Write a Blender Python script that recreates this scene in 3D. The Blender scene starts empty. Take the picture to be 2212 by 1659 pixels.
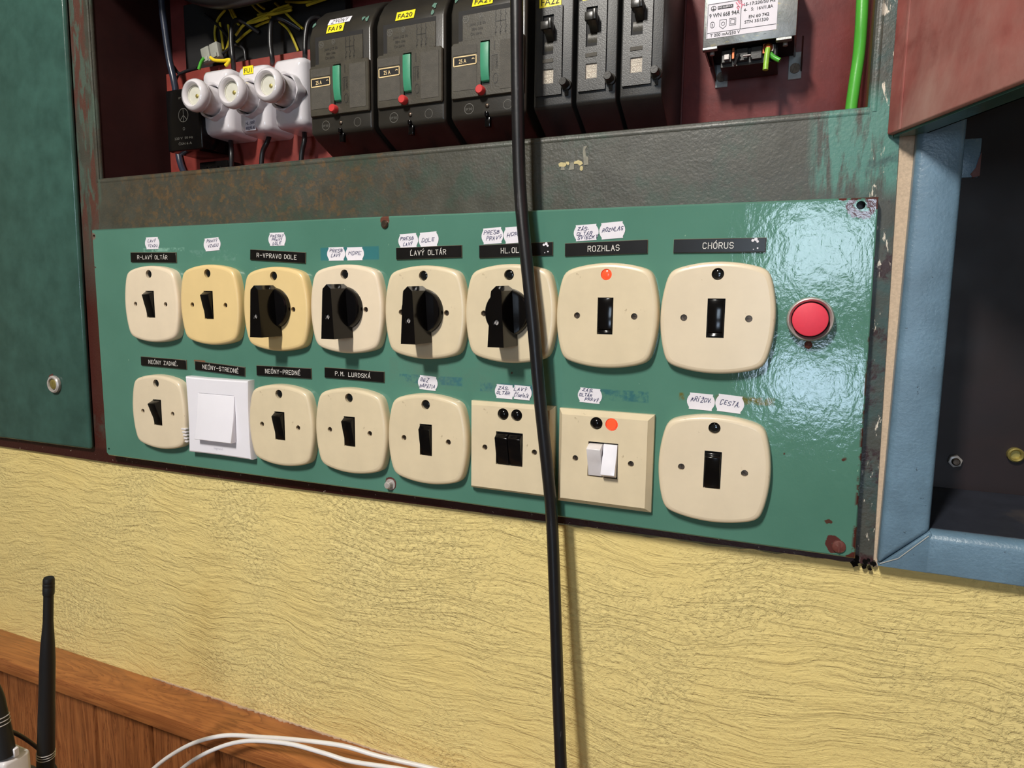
import bpy, bmesh, math, random
from mathutils import Vector, Matrix
import numpy as np

random.seed(7)
H = 1.45                                     # height above the floor of the upper switch row (all z below are relative to it)
C = bpy.context.scene.collection
sc = bpy.context.scene

# ------------------------------------------------------------------ camera
CAM = np.array([0.2772, -0.4925, -0.0013])
FPX = 1408.35
RM = np.array([[0.92162991, -0.38381795, -0.05728949], [0.38791308, 0.91536067, 0.10788089], [0.01103392, -0.1216496, 0.99251178]])
cam = bpy.data.cameras.new('camera'); co = bpy.data.objects.new('camera', cam); C.objects.link(co)
cam.sensor_fit = 'HORIZONTAL'; cam.sensor_width = 36; cam.lens = FPX * 36 / 2212
cam.clip_start = 0.01
m = Matrix(((RM[0][0], RM[0][2], -RM[0][1], CAM[0]), (RM[1][0], RM[1][2], -RM[1][1], CAM[1]), (RM[2][0], RM[2][2], -RM[2][1], CAM[2] + H), (0, 0, 0, 1)))
co.matrix_world = m
sc.camera = co

# ------------------------------------------------------------------ light
sc.view_settings.view_transform = 'Standard'; sc.view_settings.look = 'None'
sc.view_settings.exposure = 0.16; sc.view_settings.gamma = 1.0; sc.view_settings.use_curve_mapping = False
w = bpy.data.worlds.new('world'); sc.world = w; w.use_nodes = True
w.node_tree.nodes['Background'].inputs[0].default_value = (0.55, 0.68, 0.9, 1)
w.node_tree.nodes['Background'].inputs[1].default_value = 0.6

def area(name, loc, rot, sx, sy, power, col):
    l = bpy.data.lights.new(name, 'AREA'); l.shape = 'RECTANGLE'; l.size = sx; l.size_y = sy; l.energy = power; l.color = col
    o = bpy.data.objects.new(name, l); C.objects.link(o); o.location = (loc[0], loc[1], loc[2] + H); o.rotation_euler = rot
    return o
R = math.radians
area('ceiling_light', (-0.10, -1.28, 1.14), (R(48), 0, R(-5)), 0.13, 0.42, 40, (1.0, 0.955, 0.89))
area('window_light_upper', (0.40, -2.57, 0.25), (R(90), 0, 0), 0.40, 0.34, 5.8, (0.68, 0.84, 1.0))
area('window_light_lower', (0.40, -2.57, -0.33), (R(90), 0, 0), 0.36, 0.24, 4.0, (0.62, 0.78, 1.0))

# ------------------------------------------------------------------ helpers
def at(u, v, y):
    d = RM @ np.array([(u - 1106) / FPX, 1, -(v - 829.5) / FPX]); t = (y - CAM[1]) / d[1]
    p = CAM + t * d
    return (float(p[0]), float(p[1]), float(p[2]))
def lin(c): return tuple(((x / 255) / 12.92 if x / 255 <= .04045 else ((x / 255 + .055) / 1.055) ** 2.4) for x in c) + (1,)

class M:
    def __init__(s): s.v = []; s.f = []
    def add(s, vs, fs):
        b = len(s.v); s.v += [tuple(map(float, q)) for q in vs]; s.f += [tuple(i + b for i in f) for f in fs]; return s
    def box(s, x0, x1, y0, y1, z0, z1):
        return s.add([(x, y, z) for x in (x0, x1) for y in (y0, y1) for z in (z0, z1)],
                     [(0, 1, 3, 2), (4, 6, 7, 5), (0, 4, 5, 1), (2, 3, 7, 6), (0, 2, 6, 4), (1, 5, 7, 3)])
    def prism_y(s, pts, y0, y1, pts1=None):           # outline in x,z ; front y0, back y1
        n = len(pts); q = pts1 or pts
        return s.add([(x, y0, z) for x, z in pts] + [(x, y1, z) for x, z in q],
                     [tuple(range(n)), tuple(range(2 * n - 1, n - 1, -1))] + [(i, i + n, (i + 1) % n + n, (i + 1) % n) for i in range(n)])
    def prism_x(s, pts, x0, x1):                       # outline in y,z
        n = len(pts)
        return s.add([(x0, y, z) for y, z in pts] + [(x1, y, z) for y, z in pts],
                     [tuple(range(n)), tuple(range(2 * n - 1, n - 1, -1))] + [(i, i + n, (i + 1) % n + n, (i + 1) % n) for i in range(n)])
    def prism_z(s, pts, z0, z1):                       # outline in x,y
        n = len(pts)
        return s.add([(x, y, z0) for x, y in pts] + [(x, y, z1) for x, y in pts],
                     [tuple(range(n)), tuple(range(2 * n - 1, n - 1, -1))] + [(i, i + n, (i + 1) % n + n, (i + 1) % n) for i in range(n)])
    def lathe(s, prof, cx=0, cz=0, seg=40):            # profile (r, y) round the y axis
        vs = []; fs = []
        for r, y in prof:
            for k in range(seg):
                a = 2 * math.pi * k / seg; vs.append((cx + r * math.cos(a), y, cz + r * math.sin(a)))
        for i in range(len(prof) - 1):
            for k in range(seg):
                a = i * seg + k; b = i * seg + (k + 1) % seg; fs.append((a, b, b + seg, a + seg))
        fs.append(tuple(range(seg))); fs.append(tuple(range((len(prof) - 1) * seg, len(prof) * seg)))
        return s.add(vs, fs)
    def lathe_z(s, prof, cx=0, cy=0, seg=32):
        vs = []; fs = []
        for r, z in prof:
            for k in range(seg):
                a = 2 * math.pi * k / seg; vs.append((cx + r * math.cos(a), cy + r * math.sin(a), z))
        for i in range(len(prof) - 1):
            for k in range(seg):
                a = i * seg + k; b = i * seg + (k + 1) % seg; fs.append((a, b, b + seg, a + seg))
        fs.append(tuple(range(seg))); fs.append(tuple(range((len(prof) - 1) * seg, len(prof) * seg)))
        return s.add(vs, fs)
    def tube(s, pts, r, seg=10, sub=6, r1=None):
        P = [Vector(p) for p in pts]
        if sub > 1 and len(P) > 2:
            Q = []
            for i in range(len(P) - 1):
                a = P[i - 1] if i else P[0] * 2 - P[1]; b, c = P[i], P[i + 1]; d = P[i + 2] if i + 2 < len(P) else P[-1] * 2 - P[-2]
                for k in range(sub):
                    t = k / sub
                    Q.append(0.5 * ((2 * b) + (c - a) * t + (2 * a - 5 * b + 4 * c - d) * t * t + (3 * b - a - 3 * c + d) * t ** 3))
            P = Q + [P[-1]]
        n = len(P); T = [(P[min(i + 1, n - 1)] - P[max(i - 1, 0)]).normalized() for i in range(n)]
        u = T[0].orthogonal().normalized(); vs = []; fs = []
        for i in range(n):
            u = (u - T[i] * u.dot(T[i])).normalized(); w_ = T[i].cross(u)
            rr = r if r1 is None else r + (r1 - r) * i / (n - 1)
            for k in range(seg):
                a = 2 * math.pi * k / seg; vs.append(P[i] + (u * math.cos(a) + w_ * math.sin(a)) * rr)
        for i in range(n - 1):
            for k in range(seg):
                a = i * seg + k; b = i * seg + (k + 1) % seg; fs.append((a, b, b + seg, a + seg))
        fs.append(tuple(range(seg))); fs.append(tuple(range((n - 1) * seg, n * seg)))
        return s.add(vs, fs)
    def holed(s, outer, holes, y, wall=None):          # flat plate at y with holes; holes get inner walls back to y=wall
        b = bmesh.new(); allv = []
        for loop in [outer] + holes:
            vv = [b.verts.new((x, y, z)) for x, z in loop]; allv += vv
            for i in range(len(vv)): b.edges.new((vv[i], vv[(i + 1) % len(vv)]))
        bmesh.ops.triangle_fill(b, use_beauty=True, use_dissolve=False, edges=b.edges[:], normal=(0, -1, 0))
        b.verts.index_update()
        s.add([v.co for v in b.verts], [tuple(v.index for v in f.verts) for f in b.faces]); b.free()
        if wall is not None:
            for h in holes:
                n = len(h); s.add([(x, y, z) for x, z in h] + [(x, wall, z) for x, z in h], [(i, (i + 1) % n, (i + 1) % n + n, i + n) for i in range(n)])
        return s
    def rings(s, loops):                               # loops = list of (pts xz, y) same count, skin between
        n = len(loops[0][0]); vs = []; fs = []
        for pts, y in loops: vs += [(x, y, z) for x, z in pts]
        for i in range(len(loops) - 1):
            for k in range(n): fs.append((i * n + k, i * n + (k + 1) % n, (i + 1) * n + (k + 1) % n, (i + 1) * n + k))
        return s.add(vs, fs)

def circ(cx, cz, r, n=24): return [(cx + r * math.cos(2 * math.pi * k / n), cz + r * math.sin(2 * math.pi * k / n)) for k in range(n)]
def rect(x0, x1, z0, z1): return [(x0, z0), (x1, z0), (x1, z1), (x0, z1)]
def rrect(hw, hh, r, n=6, cx=0, cz=0):
    out = []
    for sx, sz, a0 in ((1, 1, 0), (-1, 1, 90), (-1, -1, 180), (1, -1, 270)):
        for k in range(n + 1):
            a = math.radians(a0 + 90 * k / n); out.append((cx + sx * (hw - r) + r * math.cos(a), cz + sz * (hh - r) + r * math.sin(a)))
    return out
def superell(hw, hh, n=4.2, seg=96):
    out = []
    for k in range(seg):
        a = 2 * math.pi * k / seg; c, s_ = math.cos(a), math.sin(a)
        out.append((hw * math.copysign(abs(c) ** (2 / n), c), hh * math.copysign(abs(s_) ** (2 / n), s_)))
    return out

def bulged(hw, hh, b=.2, p=22, seg=104):                # square plate with bulging sides and tight corners
    out = []
    for k in range(seg):
        a = 2 * math.pi * k / seg; c, s_ = abs(math.cos(a)), abs(math.sin(a))
        def solve(u, w_): return 1 / u if w_ < 1e-6 else ((-u + math.sqrt(u * u + 4 * b * w_ * w_)) / (2 * b * w_ * w_) if u > 1e-9 else math.sqrt(1 / (b * w_ * w_)))
        r1, r2 = solve(c, s_), solve(s_, c) if s_ > 1e-9 else 1e9
        if c < 1e-9: r1 = 1e9
        q = (r1 ** -p + r2 ** -p) ** (-1 / p)
        out.append((hw * q * math.cos(a), hh * q * math.sin(a)))
    return out

def obj(name, mb, mat, parent=None, bevel=0, seg=2, ang=40, kind=None):
    me = bpy.data.meshes.new(name); me.from_pydata(mb.v, [], mb.f); me.validate()
    b = bmesh.new(); b.from_mesh(me); bmesh.ops.recalc_face_normals(b, faces=b.faces)
    if bevel:
        b.edges.ensure_lookup_table()
        es = [e for e in b.edges if len(e.link_faces) == 2 and e.calc_face_angle(0) > math.radians(30)]
        bmesh.ops.bevel(b, geom=es, offset=bevel, segments=seg, profile=0.5, affect='EDGES', clamp_overlap=True)
    b.to_mesh(me); b.free()
    for p in me.polygons: p.use_smooth = True
    me.set_sharp_from_angle(angle=math.radians(ang))
    for mm in (mat if isinstance(mat, list) else [mat]): me.materials.append(mm)
    o = bpy.data.objects.new(name, me); C.objects.link(o)
    if parent: o.parent = parent
    else: o.location.z = H
    if kind: o['kind'] = kind
    return o
def tag(o, label, cat, group=None):
    o['label'] = label; o['category'] = cat
    if group: o['group'] = group
    return o
def thing(name, label, cat, loc=(0, 0, 0), group=None, roty=0):
    o = bpy.data.objects.new(name, None); C.objects.link(o); o.empty_display_size = .01
    o.location = (loc[0], loc[1], loc[2] + H); o.rotation_euler = (0, roty, 0)
    return tag(o, label, cat, group)
def struct(name, mb, mat, bevel=0):
    return obj(name, mb, mat, None, bevel, kind='structure')

# ------------------------------------------------------------------ materials
def nt(name):
    m_ = bpy.data.materials.new(name); m_.use_nodes = True; n = m_.node_tree.nodes; L = m_.node_tree.links
    return m_, n, L, n['Principled BSDF']
def noise(n, L, vec, scale, detail=4, rough=.55, dist=0):
    x = n.new('ShaderNodeTexNoise'); x.inputs['Scale'].default_value = scale; x.inputs['Detail'].default_value = detail
    x.inputs['Roughness'].default_value = rough; x.inputs['Distortion'].default_value = dist; L.new(vec, x.inputs['Vector']); return x.outputs[0]
def ramp(n, L, fac, stops, interp='LINEAR'):
    x = n.new('ShaderNodeValToRGB'); x.color_ramp.interpolation = interp; e = x.color_ramp.elements
    while len(e) < len(stops): e.new(0.5)
    for i, (p, c) in enumerate(stops): e[i].position = p; e[i].color = c
    L.new(fac, x.inputs[0]); return x.outputs[0]
def mix(n, L, fac, a, b, mode='MIX'):
    x = n.new('ShaderNodeMix'); x.data_type = 'RGBA'; x.blend_type = mode
    for sock, val in ((x.inputs[0], fac), (x.inputs[6], a), (x.inputs[7], b)):
        if hasattr(val, 'links') or isinstance(val, bpy.types.NodeSocket): L.new(val, sock)
        else: sock.default_value = val
    return x.outputs[2]
def mth(n, L, op, a, b=0.0, clamp=False):
    x = n.new('ShaderNodeMath'); x.operation = op; x.use_clamp = clamp
    for i, val in enumerate((a, b)):
        if isinstance(val, bpy.types.NodeSocket): L.new(val, x.inputs[i])
        else: x.inputs[i].default_value = val
    return x.outputs[0]
def bump(n, L, B, h, strength, dist, prev=None):
    x = n.new('ShaderNodeBump'); x.inputs['Strength'].default_value = strength; x.inputs['Distance'].default_value = dist
    L.new(h, x.inputs['Height'])
    if prev is not None: L.new(prev, x.inputs['Normal'])
    L.new(x.outputs[0], B.inputs['Normal']); return x.outputs[0]
def coords(n, L, scale=(1, 1, 1), rot=(0, 0, 0), out='Object'):
    t = n.new('ShaderNodeTexCoord'); mp = n.new('ShaderNodeMapping'); mp.inputs['Scale'].default_value = scale; mp.inputs['Rotation'].default_value = rot
    L.new(t.outputs[out], mp.inputs[0]); return mp.outputs[0]
W1 = (1, 1, 1, 1); B0 = (0, 0, 0, 1)

def simple(name, col, rough=.5, metal=0, var=.12, vs=60, b=.1, bs=400, coat=0, spec=.5, speck=None):
    m_, n, L, B = nt(name); v = coords(n, L); c = lin(col); d = tuple(x * (1 - var) for x in c[:3]) + (1,); e = tuple(min(1, x * (1 + var)) for x in c[:3]) + (1,)
    base = ramp(n, L, noise(n, L, v, vs), [(.3, d), (.7, e)])
    if speck: base = mix(n, L, ramp(n, L, noise(n, L, v, speck[1], 6, .7), [(speck[2], B0), (speck[2] + .06, W1)]), base, lin(speck[0]))
    L.new(base, B.inputs['Base Color']); B.inputs['Roughness'].default_value = rough; B.inputs['Metallic'].default_value = metal
    B.inputs['Coat Weight'].default_value = coat; B.inputs['Specular IOR Level'].default_value = spec
    if b: bump(n, L, B, noise(n, L, v, bs, 3), b, .0005)
    return m_
def glow(name, col, strength):
    m_, n, L, B = nt(name); B.inputs['Base Color'].default_value = lin(col); B.inputs['Emission Color'].default_value = lin(col); B.inputs['Emission Strength'].default_value = strength
    B.inputs['Roughness'].default_value = .15; return m_

# plaster
def plaster():
    m_, n, L, B = nt('yellow_plaster'); v = coords(n, L)
    def warp(vec, scale, amt):
        x = n.new('ShaderNodeTexNoise'); x.inputs['Scale'].default_value = scale; x.inputs['Detail'].default_value = 2; L.new(vec, x.inputs['Vector'])
        a = n.new('ShaderNodeVectorMath'); a.operation = 'MULTIPLY_ADD'; L.new(x.outputs['Color'], a.inputs[0]); a.inputs[1].default_value = (amt, 0, amt); L.new(vec, a.inputs[2]); return a.outputs[0]
    rv = warp(warp(v, 3.0, .13), 11.0, .034)
    def lines(scale, seed, d=.3):
        mp = n.new('ShaderNodeMapping'); mp.inputs['Scale'].default_value = scale; mp.inputs['Rotation'].default_value = (0, R(7), 0); mp.inputs['Location'].default_value = (seed, 0, seed); L.new(rv, mp.inputs[0])
        return noise(n, L, mp.outputs[0], 1.0, 6, .6, d)
    a = ramp(n, L, lines((26, 60, 200), 0), [(.34, B0), (.66, W1)]); b_ = ramp(n, L, lines((15, 60, 115), 3.3, .6), [(.47, B0), (.53, (.5, .5, .5, 1)), (.66, W1)])
    crumb = ramp(n, L, noise(n, L, v, 230, 5, .62, .3), [(.48, B0), (.72, W1)]); p1 = ramp(n, L, noise(n, L, v, 7, 4, .6), [(.42, B0), (.62, W1)]); p2 = ramp(n, L, noise(n, L, v, 5.3, 3, .6), [(.38, (.25, .25, .25, 1)), (.62, W1)])
    h = mth(n, L, 'ADD', mth(n, L, 'MULTIPLY', mth(n, L, 'MULTIPLY', a, p2), .42), mth(n, L, 'MULTIPLY', b_, .45))
    h = mth(n, L, 'ADD', h, mth(n, L, 'MULTIPLY', mth(n, L, 'MULTIPLY', crumb, mth(n, L, 'ADD', p1, .35)), .58))
    h = mth(n, L, 'ADD', h, mth(n, L, 'MULTIPLY', noise(n, L, v, 520, 4, .65), .22))
    base = ramp(n, L, noise(n, L, v, 7, 5), [(.3, lin((238, 214, 140))), (.7, lin((246, 226, 156)))])
    L.new(base, B.inputs['Base Color']); B.inputs['Roughness'].default_value = .8; B.inputs['Specular IOR Level'].default_value = .25
    bump(n, L, B, h, .95, .0017); return m_
# varnished wood
def wood(name, along, cols):
    m_, n, L, B = nt(name); v = coords(n, L)
    sc_ = (3, 30, 55) if along == 'x' else (42, 30, 3.2)
    mp = n.new('ShaderNodeMapping'); mp.inputs['Scale'].default_value = sc_; L.new(v, mp.inputs[0])
    g = noise(n, L, mp.outputs[0], 1.0, 5, .6, 1.4)
    mp2 = n.new('ShaderNodeMapping'); mp2.inputs['Scale'].default_value = tuple(x * 5 for x in sc_); L.new(v, mp2.inputs[0])
    f = noise(n, L, mp2.outputs[0], 1.0, 4, .6, .2)
    g2 = mth(n, L, 'FRACT', mth(n, L, 'MULTIPLY', g, 9))
    c = ramp(n, L, g2, [(0, lin(cols[0])), (.45, lin(cols[1])), (.85, lin(cols[1])), (1, lin(cols[2]))])
    c = mix(n, L, ramp(n, L, f, [(.35, B0), (.7, (.55, .55, .55, 1))]), c, lin(cols[2]))
    c = mix(n, L, ramp(n, L, noise(n, L, v, 11, 3), [(.5, B0), (.75, (.5, .5, .5, 1))]), c, lin(cols[2]))
    L.new(c, B.inputs['Base Color']); B.inputs['Roughness'].default_value = .38; B.inputs['Coat Weight'].default_value = .25; B.inputs['Coat Roughness'].default_value = .3
    bump(n, L, B, f, .25, .0006); return m_
# layered worn paint: list of (colour, noise scale, threshold, softness, optional (axis, lo, hi))
def worn(name, base, layers, rough=(.35, .6), b=.35, bs=150, bd=.0008, metal=0):
    m_, n, L, B = nt(name); v = coords(n, L); sep = n.new('ShaderNodeSeparateXYZ'); L.new(v, sep.inputs[0])
    c0 = lin(base); c = ramp(n, L, noise(n, L, v, 40, 5), [(.3, tuple(x * .8 for x in c0[:3]) + (1,)), (.7, tuple(x * 1.2 for x in c0[:3]) + (1,))])
    for i, ly in enumerate(layers):
        col, s_, th, sf = ly[:4]; stretch = ly[5] if len(ly) > 5 else (1, 1, 1)
        mp = n.new('ShaderNodeMapping'); mp.inputs['Scale'].default_value = stretch; mp.inputs['Location'].default_value = (i * 3.1, 0, 0); L.new(v, mp.inputs[0])
        mk = ramp(n, L, noise(n, L, mp.outputs[0], s_, 7, .65, .3), [(th, B0), (th + sf, W1)])
        if len(ly) > 4 and ly[4]:
            for ax, lo, hi, f in ly[4]:
                mr = n.new('ShaderNodeMapRange'); mr.inputs[1].default_value = lo; mr.inputs[2].default_value = lo + f; L.new(sep.outputs[ax], mr.inputs[0])
                mr2 = n.new('ShaderNodeMapRange'); mr2.inputs[1].default_value = hi; mr2.inputs[2].default_value = hi - f; L.new(sep.outputs[ax], mr2.inputs[0])
                mk = mth(n, L, 'MULTIPLY', mk, mth(n, L, 'MULTIPLY', mr.outputs[0], mr2.outputs[0]))
        c = mix(n, L, mk, c, lin(col))
    L.new(c, B.inputs['Base Color'])
    L.new(ramp(n, L, noise(n, L, v, 25, 4), [(.3, (rough[0],) * 3 + (1,)), (.7, (rough[1],) * 3 + (1,))]), B.inputs['Roughness'])
    B.inputs['Metallic'].default_value = metal
    h = mth(n, L, 'ADD', noise(n, L, v, bs, 5, .6), mth(n, L, 'MULTIPLY', noise(n, L, v, bs * .2, 3), .8))
    bump(n, L, B, h, b, bd); return m_

MAT = {}
MAT['plaster'] = plaster()
MAT['room'] = simple('room_wall_paint', (176, 168, 146), .8, b=.1)
MAT['floor'] = simple('floor_tile', (120, 105, 90), .4)
MAT['cap'] = wood('varnished_rail_wood', 'x', ((156, 94, 52), (182, 116, 64), (126, 68, 36)))
MAT['board'] = wood('varnished_board_wood', 'z', ((146, 84, 46), (172, 108, 62), (88, 44, 24)))
MAT['frame'] = worn('worn_dark_frame_paint', (70, 70, 62), [
    ((100, 80, 56), 170, .49, .14, [(0, -.46, .0, .12), (2, .07, .2, .01)]),
    ((78, 66, 50), 34, .50, .22, [(0, -.46, -.05, .12), (2, .07, .2, .01)]),
    ((62, 74, 64), 30, .5, .12, [(0, -.3, .35, .1)]),
    ((86, 90, 84), 26, .52, .2, [(0, .0, .32, .1), (2, .085, .2, .03)]),
    ((88, 58, 50), 28, .46, .08, [(0, -.6, -.445, .004), (2, .0, .8, .1)], (3, 1, .5)),
    ((74, 38, 32), 14, .30, .1, [(0, -.6, -.44, .004), (2, -.3, .05, .06)]),
    ((76, 90, 80), 45, .50, .06, [(0, -.6, -.44, .004), (2, .06, .8, .05)], (2, 1, .5)),
    ((80, 130, 118), 60, .38, .14, [(0, .282, .36, .012), (2, .07, .15, .015)], (2.2, 1, .4)),
    ((52, 78, 74), 38, .50, .16, [(0, .318, .36, .004), (2, -.2, .4, .05)]),
    ((52, 30, 28), 36, .52, .05, [(0, .325, .36, .004), (2, -.2, .12, .02)]),
    ((58, 24, 22), 10, .1, .1, [(0, -1.2, .4, .02), (2, -.21, -.176, .004)]),
    ((226, 214, 196), 130, .60, .03, [(0, .322, .36, .004), (2, -.2, .5, .05)], (1.6, 1, .45)),
    ((214, 200, 180), 260, .66, .03, [(0, -1, .4, .02), (2, -.2, -.178, .003)]),
], (.28, .5), .5, 420, .0006)
MAT['lining'] = worn('maroon_primer_paint', (112, 44, 40), [((150, 88, 82), 300, .67, .04, None), ((92, 34, 33), 20, .5, .2, None)], (.42, .6), .3, 260, .0005)
MAT['side'] = worn('maroon_side_painted_shade', (46, 17, 16), [((36, 13, 13), 20, .5, .2, None)], (.5, .6), .2, 260, .0004)  # maroon lining darkened in its colour to imitate shade on the left wall
MAT['sill'] = worn('scratched_dark_navy_sill', (44, 48, 58), [((84, 76, 70), 22, .55, .2, None, (1, .6, 1)), ((170, 168, 168), 240, .70, .03, None)], (.28, .42), .2, 300, .0004)
MAT['mount'] = worn('red_oxide_paint', (128, 52, 44), [((104, 40, 36), 26, .5, .2, None)], (.45, .6), .2, 240, .0004)
MAT['doorred'] = worn('dusty_red_door_paint', (160, 88, 82), [((186, 144, 134), 9, .5, .22, None, (1, 1, .5)), ((120, 56, 52), 16, .55, .2, None), ((176, 140, 132), 240, .7, .04, None)], (.5, .65), .12, 200, .0004)
MAT['doorgreen'] = worn('glossy_dark_green_paint', (58, 90, 82), [((50, 80, 72), 6, .5, .4, None)], (.14, .22), .35, 60, .0006)
MAT['blue'] = worn('blue_grey_enamel', (102, 130, 150), [((94, 120, 138), 160, .5, .3, None), ((44, 50, 56), 240, .68, .03, None), ((84, 72, 58), 30, .66, .06, None, (4, 1, .6))], (.26, .32), .5, 520, .0006)
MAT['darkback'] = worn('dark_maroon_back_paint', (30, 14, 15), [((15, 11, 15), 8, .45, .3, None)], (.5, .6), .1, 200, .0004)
MAT['cream'] = simple('cream_plastic', (228, 212, 184), .3, var=.05, vs=28, b=.03, speck=((176, 150, 112), 70, .66), coat=.15)
MAT['yellowed'] = simple('yellowed_plastic', (234, 206, 148), .3, var=.05, vs=24, b=.03, speck=((196, 160, 98), 60, .68), coat=.15)
MAT['cream2'] = simple('beige_plastic', (224, 208, 176), .32, var=.06, vs=30, b=.04, speck=((164, 142, 108), 90, .65), coat=.1)
MAT['cream3'] = simple('pale_cream_plastic', (234, 217, 190), .32, var=.05, vs=30, b=.03, speck=((170, 146, 112), 80, .69), coat=.15)
MAT['white'] = simple('white_plastic', (240, 238, 246), .22, var=.01, b=0)
MAT['dwhite'] = simple('off_white_plastic', (226, 222, 224), .3, var=.04, vs=120, b=0, speck=((150, 140, 120), 200, .72))
MAT['black'] = simple('glossy_black_plastic', (13, 12, 13), .14, b=.02, spec=.28)
MAT['bakelite'] = simple('dark_grey_bakelite', (66, 62, 52), .42, var=.2, vs=80, b=.2, bs=900)
MAT['mcbcase'] = simple('black_breaker_case', (42, 42, 41), .42, var=.15, vs=60, b=.2, bs=900)
MAT['mcbcover'] = simple('black_breaker_cover', (50, 50, 49), .36, var=.2, vs=60, b=.2, bs=1200)
MAT['bakelite2'] = simple('textured_grey_bakelite', (72, 68, 60), .6, var=.15, vs=200, b=.5, bs=2200)
MAT['bkgloss'] = simple('black_moulded_case', (44, 42, 38), .3, var=.25, vs=30, b=.1, bs=700)
MAT['etch'] = simple('moulded_marking', (92, 90, 84), .5, b=0)
MAT['etchd'] = simple('moulded_dark_marking', (36, 34, 31), .5, b=0)
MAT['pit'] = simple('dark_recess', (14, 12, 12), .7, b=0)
MAT['lens'] = simple('dark_indicator_glass', (22, 24, 26), .08, b=0)
MAT['neon'] = glow('lit_orange_indicator', (250, 84, 50), .42)
MAT['greenlever'] = simple('green_lever_plastic', (60, 144, 110), .45, var=.08)
MAT['red'] = simple('red_button_plastic', (204, 62, 62), .35, var=.05)
MAT['bigred'] = simple('bright_red_button_plastic', (232, 60, 82), .55, var=.03, vs=300, b=.04, bs=1500)
MAT['porcelain'] = simple('white_porcelain', (222, 218, 222), .12, var=.06, vs=22, b=.05, bs=60, coat=.5, speck=((150, 136, 120), 45, .70))
MAT['ringgrey'] = simple('pale_fuse_window', (206, 204, 190), .3, b=0)
MAT['steel'] = simple('bezel_steel', (186, 180, 176), .32, metal=.2, var=.2, vs=150)
MAT['dsteel'] = simple('tarnished_screw_steel', (96, 84, 74), .4, metal=.9, var=.35, vs=400)
MAT['rust'] = worn('rusty_brown_paint', (98, 50, 42), [((126, 92, 80), 200, .58, .08, None)], (.5, .7), .5, 500, .0005)
MAT['zinc'] = worn('galvanised_sheet', (150, 152, 150), [((112, 116, 112), 40, .5, .2, None), ((186, 176, 140), 260, .6, .06, None, (.5, 1, 2)), ((96, 96, 92), 500, .64, .05, None, (.3, 1, 2))], (.3, .5), .3, 400, .0004, metal=.75)
MAT['tab'] = simple('pale_zinc_tab', (158, 164, 162), .45, metal=.2, var=.15, vs=300)
MAT['copper'] = simple('copper_wire', (150, 84, 56), .35, metal=.9)
MAT['label'] = simple('white_paper_label', (232, 228, 236), .6, var=.03, vs=120, b=.05)
MAT['yellowtape'] = simple('yellow_tape_label', (246, 226, 44), .35, var=.04, vs=90, b=.04)
MAT['ink'] = simple('blue_ink', (40, 44, 92), .6, b=0)
MAT['print'] = simple('black_print', (24, 24, 28), .6, b=0)
MAT['redink'] = simple('red_stamp_ink', (226, 130, 150), .6, b=0)
MAT['engrave'] = simple('white_engraving', (224, 220, 214), .6, b=0)
MAT['plateblack'] = simple('black_engraved_laminate', (18, 17, 18), .3, var=.2, vs=60, b=.04, speck=((110, 100, 90), 260, .74))
MAT['platecore'] = simple('laminate_core_edge', (120, 110, 90), .6)
MAT['gold'] = simple('gold_print', (232, 204, 150), .5, b=0)
MAT['rating'] = simple('pale_rating_plate', (164, 152, 136), .45, var=.25, vs=500)
MAT['cable'] = worn('scuffed_black_cable', (24, 24, 27), [((92, 90, 96), 70, .66, .05, None, (6, 1, .5)), ((60, 60, 70), 300, .68, .05, None, (3, 1, .4))], (.3, .42), .15, 300, .0004)
MAT['wireblack'] = simple('black_wire_insulation', (30, 30, 32), .35)
MAT['wireblue'] = simple('blue_black_cable_sheath', (42, 48, 62), .3)
MAT['wireyellow'] = simple('yellow_green_wire', (176, 160, 40), .4, var=.3, vs=40)
MAT['wirebright'] = simple('bright_yellow_wire', (238, 206, 40), .4)
MAT['wiregreen'] = simple('green_wire_insulation', (82, 176, 60), .32, var=.06)
MAT['wirelime'] = simple('lime_wire_insulation', (150, 200, 70), .35, var=.2, vs=200)
MAT['terminal'] = simple('grey_terminal_plastic', (150, 150, 140), .5)
MAT['rubber'] = simple('matt_black_rubber', (20, 20, 22), .55, b=.05)
MAT['whitecable'] = simple('white_cable_sheath', (238, 236, 238), .35, var=.02)
MAT['brass'] = simple('worn_brass', (170, 156, 90), .4, metal=.6, var=.15, vs=300)
MAT['caulk'] = simple('sandy_filler', (202, 178, 152), .85, var=.12, vs=600, b=.4, bs=900)
MAT['splash'] = simple('dried_cream_paint', (202, 188, 138), .7, var=.2, vs=300, b=.2)
MAT['greysplash'] = simple('dried_grey_paint', (136, 134, 120), .7, var=.15, vs=300)
MAT['desk'] = wood('desk_wood', 'x', ((150, 112, 76), (168, 128, 88), (120, 84, 54)))

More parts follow.
